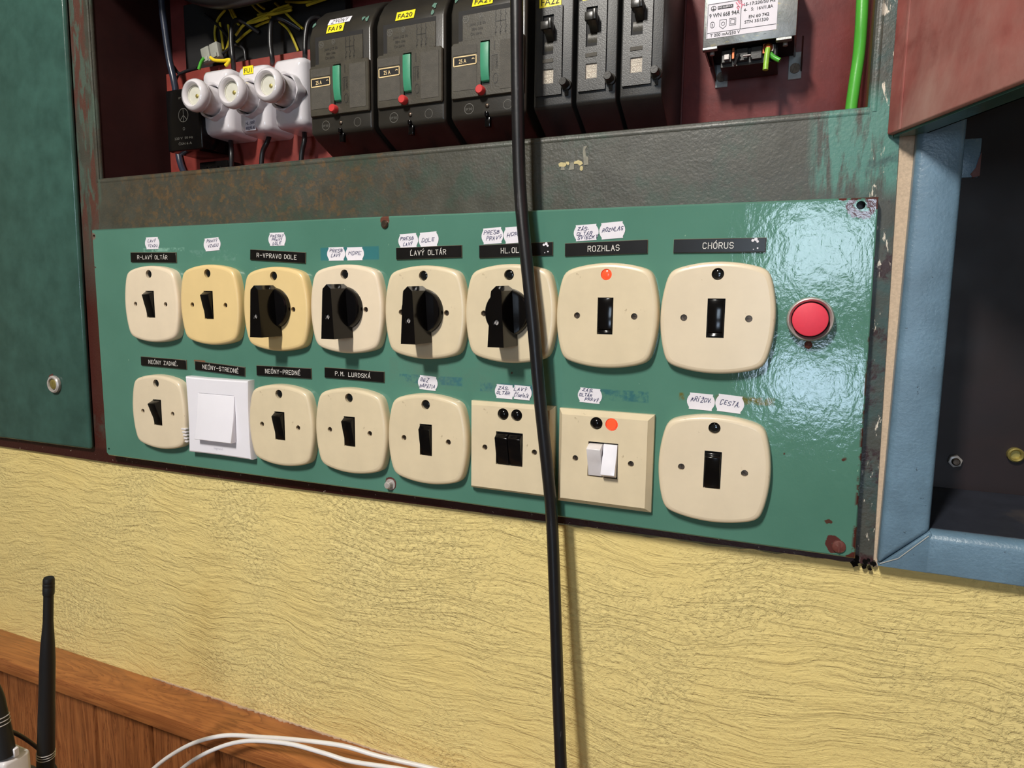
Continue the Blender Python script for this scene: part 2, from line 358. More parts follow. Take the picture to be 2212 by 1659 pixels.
# green control panel: base enamel with old tape marks, rust marks and brushed dents
def green_panel():
    m_, n, L, B = nt('green_panel_enamel'); v = coords(n, L); sep = n.new('ShaderNodeSeparateXYZ'); L.new(v, sep.inputs[0])
    c = ramp(n, L, noise(n, L, v, 8, 5), [(.3, lin((78, 124, 108))), (.7, lin((88, 136, 120)))])
    fn = noise(n, L, v, 90, 6, .7)
    def rmask(x0, x1, z0, z1, f=.0012):
        k = None
        for ax, lo, hi in ((0, x0, x1), (2, z0, z1)):
            a = n.new('ShaderNodeMapRange'); a.inputs[1].default_value = lo; a.inputs[2].default_value = lo + f; L.new(sep.outputs[ax], a.inputs[0])
            b = n.new('ShaderNodeMapRange'); b.inputs[1].default_value = hi; b.inputs[2].default_value = hi - f; L.new(sep.outputs[ax], b.inputs[0])
            q = mth(n, L, 'MULTIPLY', a.outputs[0], b.outputs[0]); k = q if k is None else mth(n, L, 'MULTIPLY', k, q)
        return k
    def rpx(u0, v0, u1, v1):
        a = at(u0, v0, .009); b = at(u1, v1, .009); return rmask(a[0], b[0], b[2], a[2])
    for r_, col, th in (((691, 534, 820, 562), (58, 118, 122), .30), ((862, 806, 1000, 836), (62, 112, 120), .44), ((1036, 824, 1178, 856), (60, 108, 118), .42),
                        ((1252, 836, 1402, 872), (58, 108, 112), .44), ((404, 540, 510, 564), (104, 146, 134), .5), ((300, 536, 400, 543), (130, 176, 160), .47)):
        c = mix(n, L, mth(n, L, 'MULTIPLY', rpx(*r_), ramp(n, L, fn, [(th, B0), (th + .12, W1)])), c, lin(col))
    # brown glue stain behind the two white stickers at the lower right
    st = rpx(1466, 846, 1674, 880); c = mix(n, L, mth(n, L, 'MULTIPLY', st, ramp(n, L, fn, [(.46, B0), (.56, W1)])), c, lin((104, 104, 56)))
    st = rpx(418, 776, 446, 790); c = mix(n, L, mth(n, L, 'MULTIPLY', st, ramp(n, L, fn, [(.40, B0), (.5, W1)])), c, lin((132, 82, 60)))
    # greyish dirty smear under the rotary switches
    st = rpx(840, 770, 1200, 860); c = mix(n, L, mth(n, L, 'MULTIPLY', st, ramp(n, L, noise(n, L, v, 30, 6, .7), [(.45, B0), (.75, (.5, .5, .5, 1))])), c, lin((96, 118, 104)))
    # little rust chips and light flecks
    c = mix(n, L, ramp(n, L, noise(n, L, v, 55, 3, .5), [(.75, B0), (.765, W1)]), c, lin((80, 54, 46)))
    c = mix(n, L, ramp(n, L, noise(n, L, v, 330, 2, .5), [(.76, B0), (.78, W1)]), c, lin((150, 184, 160)))
    def blob(x, z, r0, r1, th=.5):
        vm = n.new('ShaderNodeVectorMath'); vm.operation = 'DISTANCE'; L.new(v, vm.inputs[0]); vm.inputs[1].default_value = (x, .009, z)
        d = mth(n, L, 'ADD', vm.outputs['Value'], mth(n, L, 'MULTIPLY', mth(n, L, 'SUBTRACT', fn, .5), r1 * 1.3))
        a = n.new('ShaderNodeMapRange'); a.inputs[1].default_value = r1; a.inputs[2].default_value = r1 - .0006; L.new(d, a.inputs[0])
        b = n.new('ShaderNodeMapRange'); b.inputs[1].default_value = r0; b.inputs[2].default_value = r0 + .0006; L.new(d, b.inputs[0])
        return mth(n, L, 'MULTIPLY', a.outputs[0], b.outputs[0])
    for x, z, r0, r1, col in ((.3180, .0668, .0050, .0090, (86, 52, 48)), (.3270, .0705, 0, .007, (86, 52, 48)), (-.4404, .0687, 0, .0042, (120, 104, 92)), (.3305, -.178, 0, .006, (84, 42, 36)),
                              (.307, .0735, 0, .004, (98, 52, 46)), (-.0549, -.1684, 0, .0062, (92, 52, 50)), (-.057, .071, 0, .005, (104, 66, 56)), (.3165, -.1685, 0, .0058, (86, 48, 46))):
        c = mix(n, L, blob(x, z, r0, r1), c, lin(col))
    edge = rmask(.3275, .34, -.2, -.02, .0016); c = mix(n, L, mth(n, L, 'MULTIPLY', edge, ramp(n, L, fn, [(.48, B0), (.54, W1)])), c, lin((78, 40, 36)))
    L.new(c, B.inputs['Base Color']); B.inputs['Roughness'].default_value = .07; B.inputs['Specular IOR Level'].default_value = .55
    mx = n.new('ShaderNodeMapRange'); mx.inputs[1].default_value = .20; mx.inputs[2].default_value = .28; mx.inputs[3].default_value = .15; mx.inputs[4].default_value = .33; L.new(sep.outputs[0], mx.inputs[0])
    h1 = noise(n, L, v, 240, 4, .6, .3); mp = n.new('ShaderNodeMapping'); mp.inputs['Scale'].default_value = (1.6, 1, .7); L.new(v, mp.inputs[0])
    h2 = noise(n, L, mp.outputs[0], 62, 4, .55, .5)
    vo = n.new('ShaderNodeTexVoronoi'); vo.inputs['Scale'].default_value = 42; L.new(v, vo.inputs['Vector'])
    dent = ramp(n, L, vo.outputs['Distance'], [(0, B0), (.22, W1)])
    h = mth(n, L, 'ADD', mth(n, L, 'MULTIPLY', h1, .34), mth(n, L, 'ADD', mth(n, L, 'MULTIPLY', h2, .85), mth(n, L, 'MULTIPLY', dent, .3)))
    h = mth(n, L, 'MULTIPLY', h, mx.outputs[0])
    bump(n, L, B, h, .75, .0011); return m_
MAT['green'] = green_panel()

# ------------------------------------------------------------------ lettering
G = {'A': '00.26.40 12.32', 'B': '00.06.26.35.34.23.03 23.32.41.30.20.00'.replace('23.32.41.30.20.00', '23.42.41.30.00'), 'C': '41.30.10.01.05.16.36.45', 'D': '00.06.26.44.42.20.00',
     'E': '40.00.06.46 03.33', 'F': '00.06.46 03.33', 'G': '45.36.16.05.01.10.30.41.43.23', 'H': '00.06 40.46 03.43', 'I': '20.26', 'J': '01.10.20.31.36', 'K': '00.06 46.02 14.40',
     'L': '06.00.40', 'M': '00.06.23.46.40', 'N': '00.06.40.46', 'O': '10.01.05.16.36.45.41.30.10', 'P': '00.06.36.45.44.33.03', 'R': '00.06.36.45.44.33.03 23.40',
     'S': '01.10.30.41.42.33.13.04.05.16.36.45', 'T': '20.26 06.46', 'U': '06.01.10.30.41.46', 'V': '06.20.46', 'W': '06.10.24.30.46', 'X': '00.46 06.40', 'Y': '06.23.46 23.20', 'Z': '06.46.00.40',
     '-': '03.43', '.': '10.11', '0': '10.01.05.16.36.45.41.30.10', '1': '04.26.20', '2': '05.16.36.45.44.00.40', '3': '05.16.36.45.44.33.23 33.42.41.30.10.01', '5': '46.06.03.33.42.41.30.10.01',
     '7': '06.46.20', '8': '13.04.05.16.36.45.44.33.13.02.01.10.30.41.42.33', 'i': '20.24 26.26', 'e': '02.42.43.34.14.03.01.10.30', 's': '00.30.41.32.12.03.14.44', 'l': '26.20', 'n': '00.04 03.14.34.43.40', 'k': '00.06 34.02 12.30', '~': '02.13.24.33.42'}
ACC = {'Á': ('A', 'a'), 'É': ('E', 'a'), 'Ó': ('O', 'a'), 'Ý': ('Y', 'a'), 'Í': ('I', 'a'), 'Ŕ': ('R', 'a'), 'Ľ': ('L', 'l'), 'Č': ('C', 'c'), 'Š': ('S', 'c'), 'Ž': ('Z', 'c'), 'Ä': ('A', 'd'), 'í': ('i', 'a')}
ACS = {'a': [[(2, 7), (3, 8.2)]], 'c': [[(1, 8), (2, 7), (3, 8)]], 'l': [[(1.4, 6.2), (1.9, 7.6)]], 'd': [[(1.2, 7), (1.2, 7.5)], [(2.8, 7), (2.8, 7.5)]]}
def strokes(mb, text, x0, x1, z0, hgt, y, th, jit=0, shear=0, depth=.00012, rise=0):
    n = len(text); gap = 2.2; total = sum((2.2 if ch in ' .' else (2.0 if ch in 'Iil' else 4)) + gap for ch in text) - gap
    sx = (x1 - x0) / total; sz = hgt / 6; cx = 0
    for ch in text:
        wch = 2.2 if ch in ' .' else (2.0 if ch in 'Iil' else 4)
        base, acc = ACC.get(ch, (ch, None)); polys = []
        if base in G:
            for s_ in G[base].split(): polys.append([(int(a[0]), int(a[1])) for a in s_.split('.')])
        if acc: polys += ACS[acc]
        off = -1 if ch in 'Iil.Í' else 0
        jz = random.uniform(-jit, jit) * 2; js = 1 + random.uniform(-jit, jit) * .25
        for p in polys:
            q = []
            for a, b in p:
                a += off + random.uniform(-jit, jit); b = b * js + random.uniform(-jit, jit) + jz
                X = x0 + (cx + a) * sx + b * sz * shear; q.append((X, z0 + b * sz + rise * (X - x0)))
            for i in range(len(q) - 1):
                (ax, az), (bx, bz) = q[i], q[i + 1]; dx, dz = bx - ax, bz - az; l = math.hypot(dx, dz) or 1e-6
                dx, dz = dx / l * th / 2, dz / l * th / 2
                yy = y - depth * (1 + .05 * i)
                mb.add([(ax - dx - dz, yy, az - dz + dx), (ax - dx + dz, yy, az - dz - dx), (bx + dx + dz, yy, bz + dz - dx), (bx + dx - dz, yy, bz + dz + dx)], [(0, 1, 2, 3)])
        cx += wch + gap
    return mb
def typeset(mb, text, x, z, size, y, bold=0, width=None):       # upright sans type, left aligned, fitted to width
    cu = bpy.data.curves.new('t', 'FONT'); cu.body = text; cu.size = 1; cu.offset = bold; cu.resolution_u = 3
    o = bpy.data.objects.new('t', cu); C.objects.link(o); dg = bpy.context.evaluated_depsgraph_get(); me = bpy.data.meshes.new_from_object(o.evaluated_get(dg))
    vs = [v.co.copy() for v in me.vertices]; xs = [v.x for v in vs] or [0, 1]; kx = size if width is None else width / max(max(xs) - min(xs), 1e-6); mn = min(xs)
    mb.add([(x + (v.x - mn) * kx, y, z + v.y * size) for v in vs], [tuple(p.vertices) for p in me.polygons])
    C.objects.unlink(o); bpy.data.objects.remove(o); bpy.data.curves.remove(cu); bpy.data.meshes.remove(me); return mb
def ringmark(mb, cx, cz, r, t, y, sx=1.0):
    a = [(cx + (x - cx) * sx, z) for x, z in circ(cx, cz, r, 20)]; b = [(cx + (x - cx) * sx, z) for x, z in circ(cx, cz, r - t, 20)]
    n = 20; return mb.add([(x, y, z) for x, z in a + b], [(i, (i + 1) % n, (i + 1) % n + n, i + n) for i in range(n)])
def line(mb, x0, z0, x1, z1, t, y):
    dx, dz = x1 - x0, z1 - z0; l = math.hypot(dx, dz) or 1e-6; dx, dz = dx / l * t / 2, dz / l * t / 2
    return mb.add([(x0 - dz, y, z0 + dx), (x0 + dz, y, z0 - dx), (x1 + dz, y, z1 - dx), (x1 - dz, y, z1 + dx)], [(0, 1, 2, 3)])

# ------------------------------------------------------------------ the room
YW = .026
ragged = []                                            # plaster run roughly up to the steel
for k in range(241):
    x = -1.05 + 2.1 * k / 240; base = float(np.interp(x, (-1, -.44, -.2, 0, .2, .3436), (-.1944, -.1940, -.1922, -.1888, -.1884, -.1844))) if x < .3456 else -.1822
    ragged.append((x, base + random.uniform(-.0018, .0006)))
struct('wall_front', M().box(-2.2, 2.2, YW, YW + .03, -H, -.215).box(-2.2, -1.05, YW, YW + .03, -.215, -.1).box(.83, 2.2, YW, YW + .03, -.215, -.1).box(-2.2, -1.05, YW, .2, -.1, 1.2).box(.83, 2.2, YW, .2, -.1, 1.2).box(-1.05, .83, YW, .2, .70, 1.2).box(-1.05, .83, .17, .2, -.1, .70), MAT['plaster'])
struct('floor', M().box(-2.2, 2.2, -2.6, .2, -H - .05, -H), MAT['floor'])
struct('ceiling', M().box(-2.2, 2.2, -2.6, .2, 1.2, 1.25), MAT['room'])
struct('wall_left', M().box(-2.25, -2.2, -2.6, .2, -H, 1.2), MAT['room'])
struct('wall_right', M().box(2.2, 2.25, -2.6, .2, -H, 1.2), MAT['room'])
struct('wall_back', M().box(-2.2, .1, -2.6, -2.5, -H, 1.2).box(.74, 2.2, -2.6, -2.5, -H, 1.2).box(.1, .74, -2.6, -2.5, -H, -.55).box(.1, .74, -2.6, -2.5, .55, 1.2), MAT['room'])
wf = M().box(.1, .74, -2.56, -2.52, -.55, -.49).box(.1, .74, -2.56, -2.52, -.18, .05).box(.1, .74, -2.56, -2.52, .51, .55).box(.1, .14, -2.56, -2.52, -.49, .51).box(.70, .74, -2.56, -2.52, -.49, .51).box(.41, .43, -2.56, -2.52, -.49, .51)  # added wide crossbar blocks the reflection where the camera holder would stand
struct('window_1', wf, MAT['white'])
struct('trim_4', M().prism_y([q for q in ragged if q[0] < .83] + [(.83, -.1822), (.83, -.215), (-1.05, -.215)], YW, YW + .012), MAT['plaster'])
# tongue and groove boards with a rail on top
bd = M(); x = -2.2; k = 0
edges = [at(3, 1450, -.002)[0], at(204, 1524, -.002)[0], at(325, 1569, -.002)[0], at(470, 1630, -.002)[0]]
xs = [edges[0] - .11 * i for i in range(13, 0, -1)] + edges + [edges[3] + .105 * i for i in range(1, 22)]
for a, b_ in zip(xs, xs[1:]):
    bd.prism_z([(a + .0006, .022), (a + .0006, .004), (a + .004, -.002), (b_ - .004, -.002), (b_ - .0006, .004), (b_ - .0006, .022)], -H + .001, -.474)
struct('wall_panelling', bd, MAT['board'])
cp = struct('trim_1', M().box(-2.19, 2.19, -.0215, YW, -.4765, -.458), MAT['cap'], .0018)
flk = M()
random.seed(3)
xa, xb = at(330, 1470, YW)[0], at(900, 1640, YW)[0]; NN = 150
fr_ = [(xa + (xb - xa) * i / NN, YW - .0004 - random.uniform(0, .0030) * math.sin(math.pi * i / NN) ** .5 * (.4 + .6 * abs(math.sin(i * .13)))) for i in range(NN + 1)]
flk.prism_z(fr_ + [(xb, YW + .001), (xa, YW + .001)], -.4581, -.4567)      # crumbled filler along the back edge of the rail
struct('trim_2', flk, MAT['caulk'])

# ------------------------------------------------------------------ electrical cabinet
cab = thing('electrical_cabinet', 'large steel wall cabinet in worn dark green paint, its open upper compartment full of breakers', 'cabinet')
YF = .022
fr = M()
outer = [(-1.0, -.1915), (.3435, -.1835), (.3375, .2), (.3345, .7), (-1.0, .7)]
o0 = [(-1.0, -.1942), (-.44, -.1938), (-.20, -.1920), (0, -.1886), (.3436, -.1842), (.3368, .24), (.332, .7), (-1.0, .7)]
h0 = rect(-.4432, .3200, .1325, .35)
fr.holed(o0, [h0], YF, .0235); n0 = len(o0)
fr.add([(x, YF, z) for x, z in o0] + [(x, .0262, z) for x, z in o0], [(i, (i + 1) % n0, (i + 1) % n0 + n0, i + n0) for i in range(n0)])
ff = obj('frame', fr, MAT['frame'], cab)
# rolled lips round the opening
lip = M().tube([(-.4432, YF + .0035, .1297), (.320, YF + .0035, .1297)], .0040, 12, 1)
lip.tube([(-.4462, YF + .0035, .1297), (-.4462, YF + .0035, .35)], .0040, 12, 1).tube([(.3228, YF + .0035, .1297), (.3228, YF + .0035, .35)], .0040, 12, 1)
obj('opening_lip', lip, MAT['frame'], cab)
YB = .127
li = M().box(-.4445, .3215, YB, YB + .002, .128, .422).box(.3198, .3215, .0235, YB, .128, .422).box(-.4432, .32, .0235, YB, .128, .1305).box(-.4432, .32, .0235, YB, .419, .422)
obj('compartment_lining', li, MAT['lining'], cab)
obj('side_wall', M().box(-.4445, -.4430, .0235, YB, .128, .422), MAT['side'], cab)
obj('mounting_plate', M().box(.1800, .3190, YB - .003, YB, .131, .41), MAT['lining'], cab, .0008)
# red rail plate behind the fuses, with its slanting drop to the floor
obj('mounting_rail', M().box(-.430, -.1690, .105, .109, .1325, .2690), MAT['mount'], cab, .0008)
obj('mounting_rail', M().box(-.160, .176, .118, .126, .20, .235), MAT['mount'], cab, .0008)
# closed green door on the left
dz0 = -.1790
dr = M().prism_y([(-.985, dz0 - .004), (-.4795, dz0), (-.4695, .66), (-.985, .66)], .0145, .0215)
dd = obj('door', dr, MAT['doorgreen'], cab, .0035, 4)
lc = at(117, 830, .0125)
lk = obj('lock', M().lathe([(.0098, .0148), (.0106, .0135), (.0104, .0110), (.0090, .0098), (.0074, .0100), (.0070, .0118), (.0070, .0140)], lc[0], lc[2]), MAT['steel'], dd)
obj('lock_cylinder', M().lathe([(.0060, .0140), (.0060, .0112), (.0052, .0106)], lc[0], lc[2]).box(lc[0] - .0004, lc[0] + .0004, .0102, .0108, lc[2] - .004, lc[2] + .004), MAT['brass'], dd)
obj('rust_mark', M().prism_y([(lc[0] - .0135, lc[2] + .003), (lc[0] - .011, lc[2] + .010), (lc[0] - .004, lc[2] + .0125), (lc[0] - .003, lc[2]), (lc[0] - .009, lc[2] - .004)], .0142, .0146), MAT['rust'], dd)
# opened maroon door on the right, hinged at the frame edge
hx, hy = .3310, .0205; dxx, dyy = .0482, -.0955; ln = math.hypot(dxx, dyy); ux, uy = dxx / ln, dyy / ln; px_, py_ = -uy, ux  # px_ points to the back side (+x)
LD = .42; T = .016
o2 = [(hx, hy), (hx + ux * LD, hy + uy * LD), (hx + ux * LD + px_ * T, hy + uy * LD + py_ * T), (hx + ux * .010 + px_ * T, hy + uy * .010 + py_ * T)]
od = obj('open_door', M().prism_z(o2, .1128, .62), [MAT['doorred']], cab, .0016, 3)
od['label'] = 'opened door leaf, dusty red on its inner face'
f2 = [(hx + ux * t + px_ * (T + .0002 + q), hy + uy * t + py_ * (T + .0002 + q)) for t, q in ((.012, 0), (LD - .001, 0), (LD - .001, .0012), (.012, .0012))]
f3 = [(hx + ux * t + px_ * q, hy + uy * t + py_ * q) for t, q in ((.004, .0026), (LD - .001, .0026), (LD - .001, T + .0014), (.012, T + .0014))]
obj('door_skin', M().prism_z(f2, .1112, .62).prism_z(f3, .1112, .1127), MAT['doorgreen'], od)
rb = [(hx + ux * t - px_ * q, hy + uy * t - py_ * q) for t, q in ((.012, 0), (.0145, 0), (.0145, .0006), (.012, .0006))]
obj('door_fold', M().prism_z(rb, .1135, .62), MAT['doorred'], od, .0002)
# paint splashes on the rail above the panel
sp = M(); sg = M()
def patchpx(mb, pts, y=YF):
    mb.prism_y([(at(u, v, y)[0], at(u, v, y)[2]) for u, v in pts], y - .0004, y + .0003)
Z5 = lambda l: [(1100 + a / 5.028, 230 + b / 5.028) for a, b in l]
patchpx(sp, Z5([(535, 625), (560, 607), (612, 610), (622, 635), (605, 655), (545, 655)]))
patchpx(sp, Z5([(615, 600), (650, 602), (655, 625), (640, 640), (622, 625)]))
patchpx(sp, Z5([(700, 605), (750, 583), (785, 595), (802, 620), (770, 645), (740, 622), (705, 625)]))
patchpx(sp, Z5([(770, 655), (785, 645), (805, 655), (800, 690), (785, 702), (768, 690)]))
patchpx(sg, Z5([(565, 655), (600, 655), (605, 690), (560, 690)]))
patchpx(sg, Z5([(665, 610), (705, 605), (705, 685), (645, 690), (660, 650)]))
patchpx(sg, Z5([(810, 435), (850, 430), (828, 465), (835, 540), (858, 550), (860, 632), (812, 642), (808, 560), (800, 500), (805, 460)]))
obj('paint_splash', sp, MAT['splash'], ff); obj('paint_splash', sg, MAT['greysplash'], ff)

# ------------------------------------------------------------------ green control panel
pn = thing('control_panel', 'long green enamelled sheet steel panel carrying two rows of light switches', 'panel', (0, 0, 0))
quad = [(-.4434, .0762), (-.4432, -.1790), (-.4400, -.1812), (-.19, -.1798), (0, -.1779), (.3313, -.1775), (.3285, .0722), (-.05, .0752)]
def inset(q, dx, dz):
    cx, cz = -.056, -.053; return [(x + (dx if x < cx else -dx) * (1 if abs(x) > .2 else 0), z + (dz if z < cz else -dz)) for x, z in q]
H1 = [circ(-.4396, .0687, .0017, 14), circ(-.4378, -.173, .0016, 12), circ(.3180, .0668, .0028, 18)]
pm = M().holed(inset(quad, .0015, .0018), H1, .009, .012)
pm.rings([(inset(quad, .0015, .0018), .009), (inset(quad, .0009, .0010), .0095), (inset(quad, .0003, .0003), .0106), (quad, .0135), (quad, .0222)])
obj('sheet', pm, MAT['green'], pn, ang=50)
obj('screw', M().lathe([(.0036, .010), (.0036, .0078), (.0024, .0066)], -.057, .0676, 16), MAT['dsteel'], pn)
sc2 = M().lathe([(.0052, .0092), (.0052, .0084)], -.0545, -.1690, 20).lathe([(.0033, .0084), (.0033, .0040), (.0024, .0030)], -.0549, -.1690, 20)
obj('screw', sc2, MAT['steel'], pn)
obj('screw', M().lathe([(.0046, .0092), (.0044, .0076), (.0030, .0068)], .3200, -.1695, 18).box(.3195, .3205, .0062, .0070, -.173, -.166), MAT['rust'], pn)

# ------------------------------------------------------------------ switches
XZ = {1: (-.3456, -.0057), 2: (-.2625, -.0056), 3: (-.1774, -.0087), 4: (-.0952, -.0077), 5: (-.0130, -.0095), 6: (.0670, -.0093), 7: (.1477, -.0096), 8: (.2294, -.0098),
      9: (-.3438, -.1216), 11: (-.1757, -.1224), 12: (-.0929, -.1208), 13: (-.0113, -.1213), 14: (.0688, -.1218), 15: (.1490, -.1230), 16: (.2323, -.1216)}
YP = .009                                          # panel face
HW, HHT = .0403, .0406
def screwhead(mb, cx, cz, r, y, ang=20):
    for sgn in (1, -1):
        pts = []
        for k in range(9):
            a = math.radians(ang + (0 if sgn > 0 else 180) + 12 + 156 * k / 8); pts.append((cx + r * math.cos(a), cz + r * math.sin(a)))
        mb.prism_y(pts, y, y + .0012)
    return mb.lathe([(r, y + .0016), (r, y + .0008)], cx, cz, 14)
def plate_mesh(holes):
    o = bulged(HW, HHT); mb = M()
    def ins(d): return bulged(HW - d, HHT - d)
    mb.rings([(o, .0), (ins(.0001), -.0050), (ins(.0005), -.0070), (ins(.0012), -.0082), (ins(.0022), -.00875), (ins(.0036), -.0090)])
    mb.holed(ins(.0036), holes, -.0090, -.0062); return mb
def rocker_mesh(w_, h_, up, proud=.0055, tilt=1.0):
    # side profile in (y, z) : up=1 top edge stands out, up=-1 bottom edge stands out
    b = h_ / 2; o_ = -.0090
    p = [(o_ + .004, -b), (o_ - .0002, -b), (o_ - .0007 - proud * .12, -b * .45), (o_ - .0008 - proud * .42, 0), (o_ - proud, b * .74), (o_ - proud + .0012, b * .80), (o_ - .0012, b * .97), (o_ + .004, b * .97)]
    if up < 0: p = [(y, -z) for y, z in p]
    return M().prism_x(p, -w_ / 2, w_ / 2)
protos = {}
def make_switch(i, label, mat, kind, up=1, lit=None, proud=.0055, col='black', ang=20):
    cx, cz = XZ[i]
    t = thing('light_switch' if kind != 'rotary' else 'rotary_switch', label, 'switch', (cx, YP, cz), 'round cornered switches on the green panel')
    t['group'] = {'rotary': 'rotary switches on the green panel', 'rocker': 'rocker switches on the green panel'}[kind]
    sh = [circ(-.0225, 0, .0025, 14), circ(.0225, 0, .0025, 14)]; led = circ(0, .0315, .0043, 24)
    win = rect(-.00615, .00615, -.0141, .0141)
    holes = sh + [led] + ([win] if kind == 'rocker' else [])
    key = kind
    if key not in protos: protos[key] = plate_mesh(holes)
    obj('cover_plate', protos[key], mat, t, ang=35)
    if kind == 'rocker':
        obj('rocker', rocker_mesh(.0108, .0268, up, proud), MAT[col], t, .0004, 2)
        obj('switch_well', M().box(-.0062, .0062, -.0066, -.0058, -.0142, .0142), MAT['pit'], t)
    for s_ in (-1, 1): obj('screw', screwhead(M(), s_ * .0225, 0, .0022, -.0072, ang + s_ * 25 + i * 17), MAT['dsteel'], t)
    if lit: obj('indicator_lamp', M().lathe([(.0042, -.0062), (.0041, -.0078), (.0030, -.0086)], 0, .0315, 24), MAT['neon'], t)
    else: obj('indicator_lamp', M().lathe([(.0043, -.0060), (.0042, -.0064), (.0034, -.0072), (.0018, -.0076)], 0, .0315, 24), MAT['lens'], t)
    if kind == 'rotary':
        ds = obj('dial', M().lathe([(.0195, -.0085), (.0197, -.0105), (.0190, -.0140), (.0182, -.0152), (.0160, -.0154)], 0, .0010, 56), MAT['black'], t)
        yb, yf = -.0100, -.0345
        fo = [(-.0070, -.0260), (.0070, -.0260), (.0046, .0155), (.0042, .0180), (0, .0218), (-.0042, .0180), (-.0046, .0155)]
        bo = [(-.0086, -.0255), (.0086, -.0255), (.0062, .0150), (.0056, .0190), (0, .0228), (-.0056, .0190), (-.0062, .0150)]
        lv = M().rings([(fo, yf), (bo, yb)]); lv.holed(fo, [circ(0, -.0065, .0024, 16)], yf, yf + .004); lv.holed(bo, [], yb)
        lo = obj('lever', lv, MAT['black'], t, ang=30)
        obj('screw', screwhead(M(), 0, -.0065, .0020, yf + .0016, 60), MAT['steel'], lo)
    return t
SW = 'cream switch plate with rounded corners and a black rocker'
make_switch(1, 'pale cream rocker switch under the R-LAVÝ OLTÁR sign, first of the upper row', MAT['cream3'], 'rocker')
make_switch(2, 'yellowed rocker switch second from the left in the upper row', MAT['yellowed'], 'rocker')
make_switch(3, 'yellowed plate with a black rotary lever, under the R-VPRAVO DOLE sign', MAT['yellowed'], 'rotary')
make_switch(4, 'cream plate with a black rotary lever, under the stickers PRESB ĽAVÝ and HORE', MAT['cream3'], 'rotary')
make_switch(5, 'cream plate with a black rotary lever, under the ĽAVÝ OLTÁR sign', MAT['cream2'], 'rotary')
make_switch(6, 'cream plate with a black rotary lever, partly behind the hanging black cable', MAT['cream2'], 'rotary')
make_switch(7, 'cream rocker switch with a glowing orange indicator, under the ROZHLAS sign', MAT['cream2'], 'rocker', -1, True, .0012)
make_switch(8, 'scuffed cream rocker switch under the CHÓRUS sign, last of the upper row', MAT['cream'], 'rocker', -1, None, .0010)
make_switch(9, 'small looking cream rocker switch under the NEÓNY ZADNÉ sign, nicked at its right edge', MAT['cream'], 'rocker', 1, None, .0075)
make_switch(11, 'cream rocker switch under the NEÓNY-PREDNÉ sign, right of the white switch', MAT['cream2'], 'rocker')
make_switch(12, 'cream rocker switch under the P.M. LURDSKÁ sign', MAT['cream2'], 'rocker')
make_switch(13, 'cream rocker switch under the sticker BEZ NAPÄTIA in the lower row', MAT['cream2'], 'rocker', 1, None, .004)
make_switch(16, 'cream rocker switch under the stickers KRÍŽOV. and CESTA, last of the lower row', MAT['cream'], 'rocker', 1, None, .003)
# filler blob between switch 9 and the white switch
def square_switch(i, label, hw, hi, rockers, leds, mat):
    cx, cz = XZ[i]; t = thing('light_switch', label, 'switch', (cx, YP, cz), 'square double switches on the green panel')
    o = rect(-hw, hw, -hw - .0005, hw); inn = rect(-hi, hi, -hi - .0002, hi)
    win = rect(-.0121, .0121, -.0141, .0143)
    holes = [win] + [circ(x, .0292, .0050, 24) for x in (-.0059, .0063)] + [circ(-.0225, -.0005, .0024, 14), circ(.0225, -.0005, .0024, 14)]
    mb = M().rings([(o, 0), (o, -.0035), (inn, -.0090)]); mb.holed(inn, holes, -.0090, -.0060)
    obj('cover_plate', mb, mat, t, ang=12)
    obj('switch_well', M().box(-.0122, .0122, -.0064, -.0056, -.0143, .0145), MAT['pit'], t)
    for k, (up, col, proud) in enumerate(rockers):
        r_ = rocker_mesh(.0112, .0262, up, proud); r_.v = [(x + (-.0059 if k == 0 else .0059), y, z) for x, y, z in r_.v]
        obj('rocker', r_, MAT[col], t, .0004, 2)
    for x, lit in zip((-.0059, .0063), leds):
        if lit: obj('indicator_lamp', M().lathe([(.0048, -.0060), (.0048, -.0078), (.0036, -.0094)], x, .0292, 24), MAT['neon'], t)
        else: obj('indicator_lamp', M().lathe([(.0048, -.0060), (.0047, -.0078), (.0034, -.0096), (.0014, -.0104)], x, .0292, 24), MAT['black'], t)
    for s_ in (-1, 1): obj('screw', screwhead(M(), s_ * .0225, -.0005, .0021, -.0072, 110), MAT['dsteel'], t)
    return t
square_switch(14, 'square cream double switch with two black rockers, partly behind the hanging cable', .0380, .0352, [(1, 'black', .005), (1, 'black', .005)], (0, 0), MAT['cream2'])
square_switch(15, 'square cream double switch with two white rockers and one orange lamp', .0384, .0344, [(1, 'dwhite', .0075), (-1, 'white', .0075)], (0, 1), MAT['cream2'])
# modern white switch
t = thing('light_switch', 'modern bright white square switch with a large rocker, under the NEÓNY-STREDNÉ sign', 'switch', (-.258, YP, -.1205))
fo = [(x * (1 - .035 * (1 - (z / .0405) ** 2)) if abs(x) > .03 else x, z) for x, z in rrect(.0432, .0405, .003, 5)]
side = []
N = 10
for s_ in range(4):
    for k in range(N):
        u = -1 + 2 * k / N
        q = {0: (.0432 * (1 - .03 * (1 - u * u)), .0405 * u), 1: (-.0432 * u, .0405 * (1 - .012 * (1 - u * u))), 2: (-.0432 * (1 - .03 * (1 - u * u)), -.0405 * u), 3: (.0432 * u, -.0405 * (1 - .012 * (1 - u * u)))}[s_]
        side.append(q)
sh_ = lambda f: [(x * f, z * f) for x, z in side]
rin = rrect(.0252, .0242, .0015, 4)
mb = M().rings([(sh_(1), 0), (sh_(1), -.0062), (sh_(.985), -.0080), (sh_(.955), -.0088)])
mb.holed(sh_(.955), [rin], -.0088, -.006)
obj('surround', mb, MAT['white'], t, ang=35)
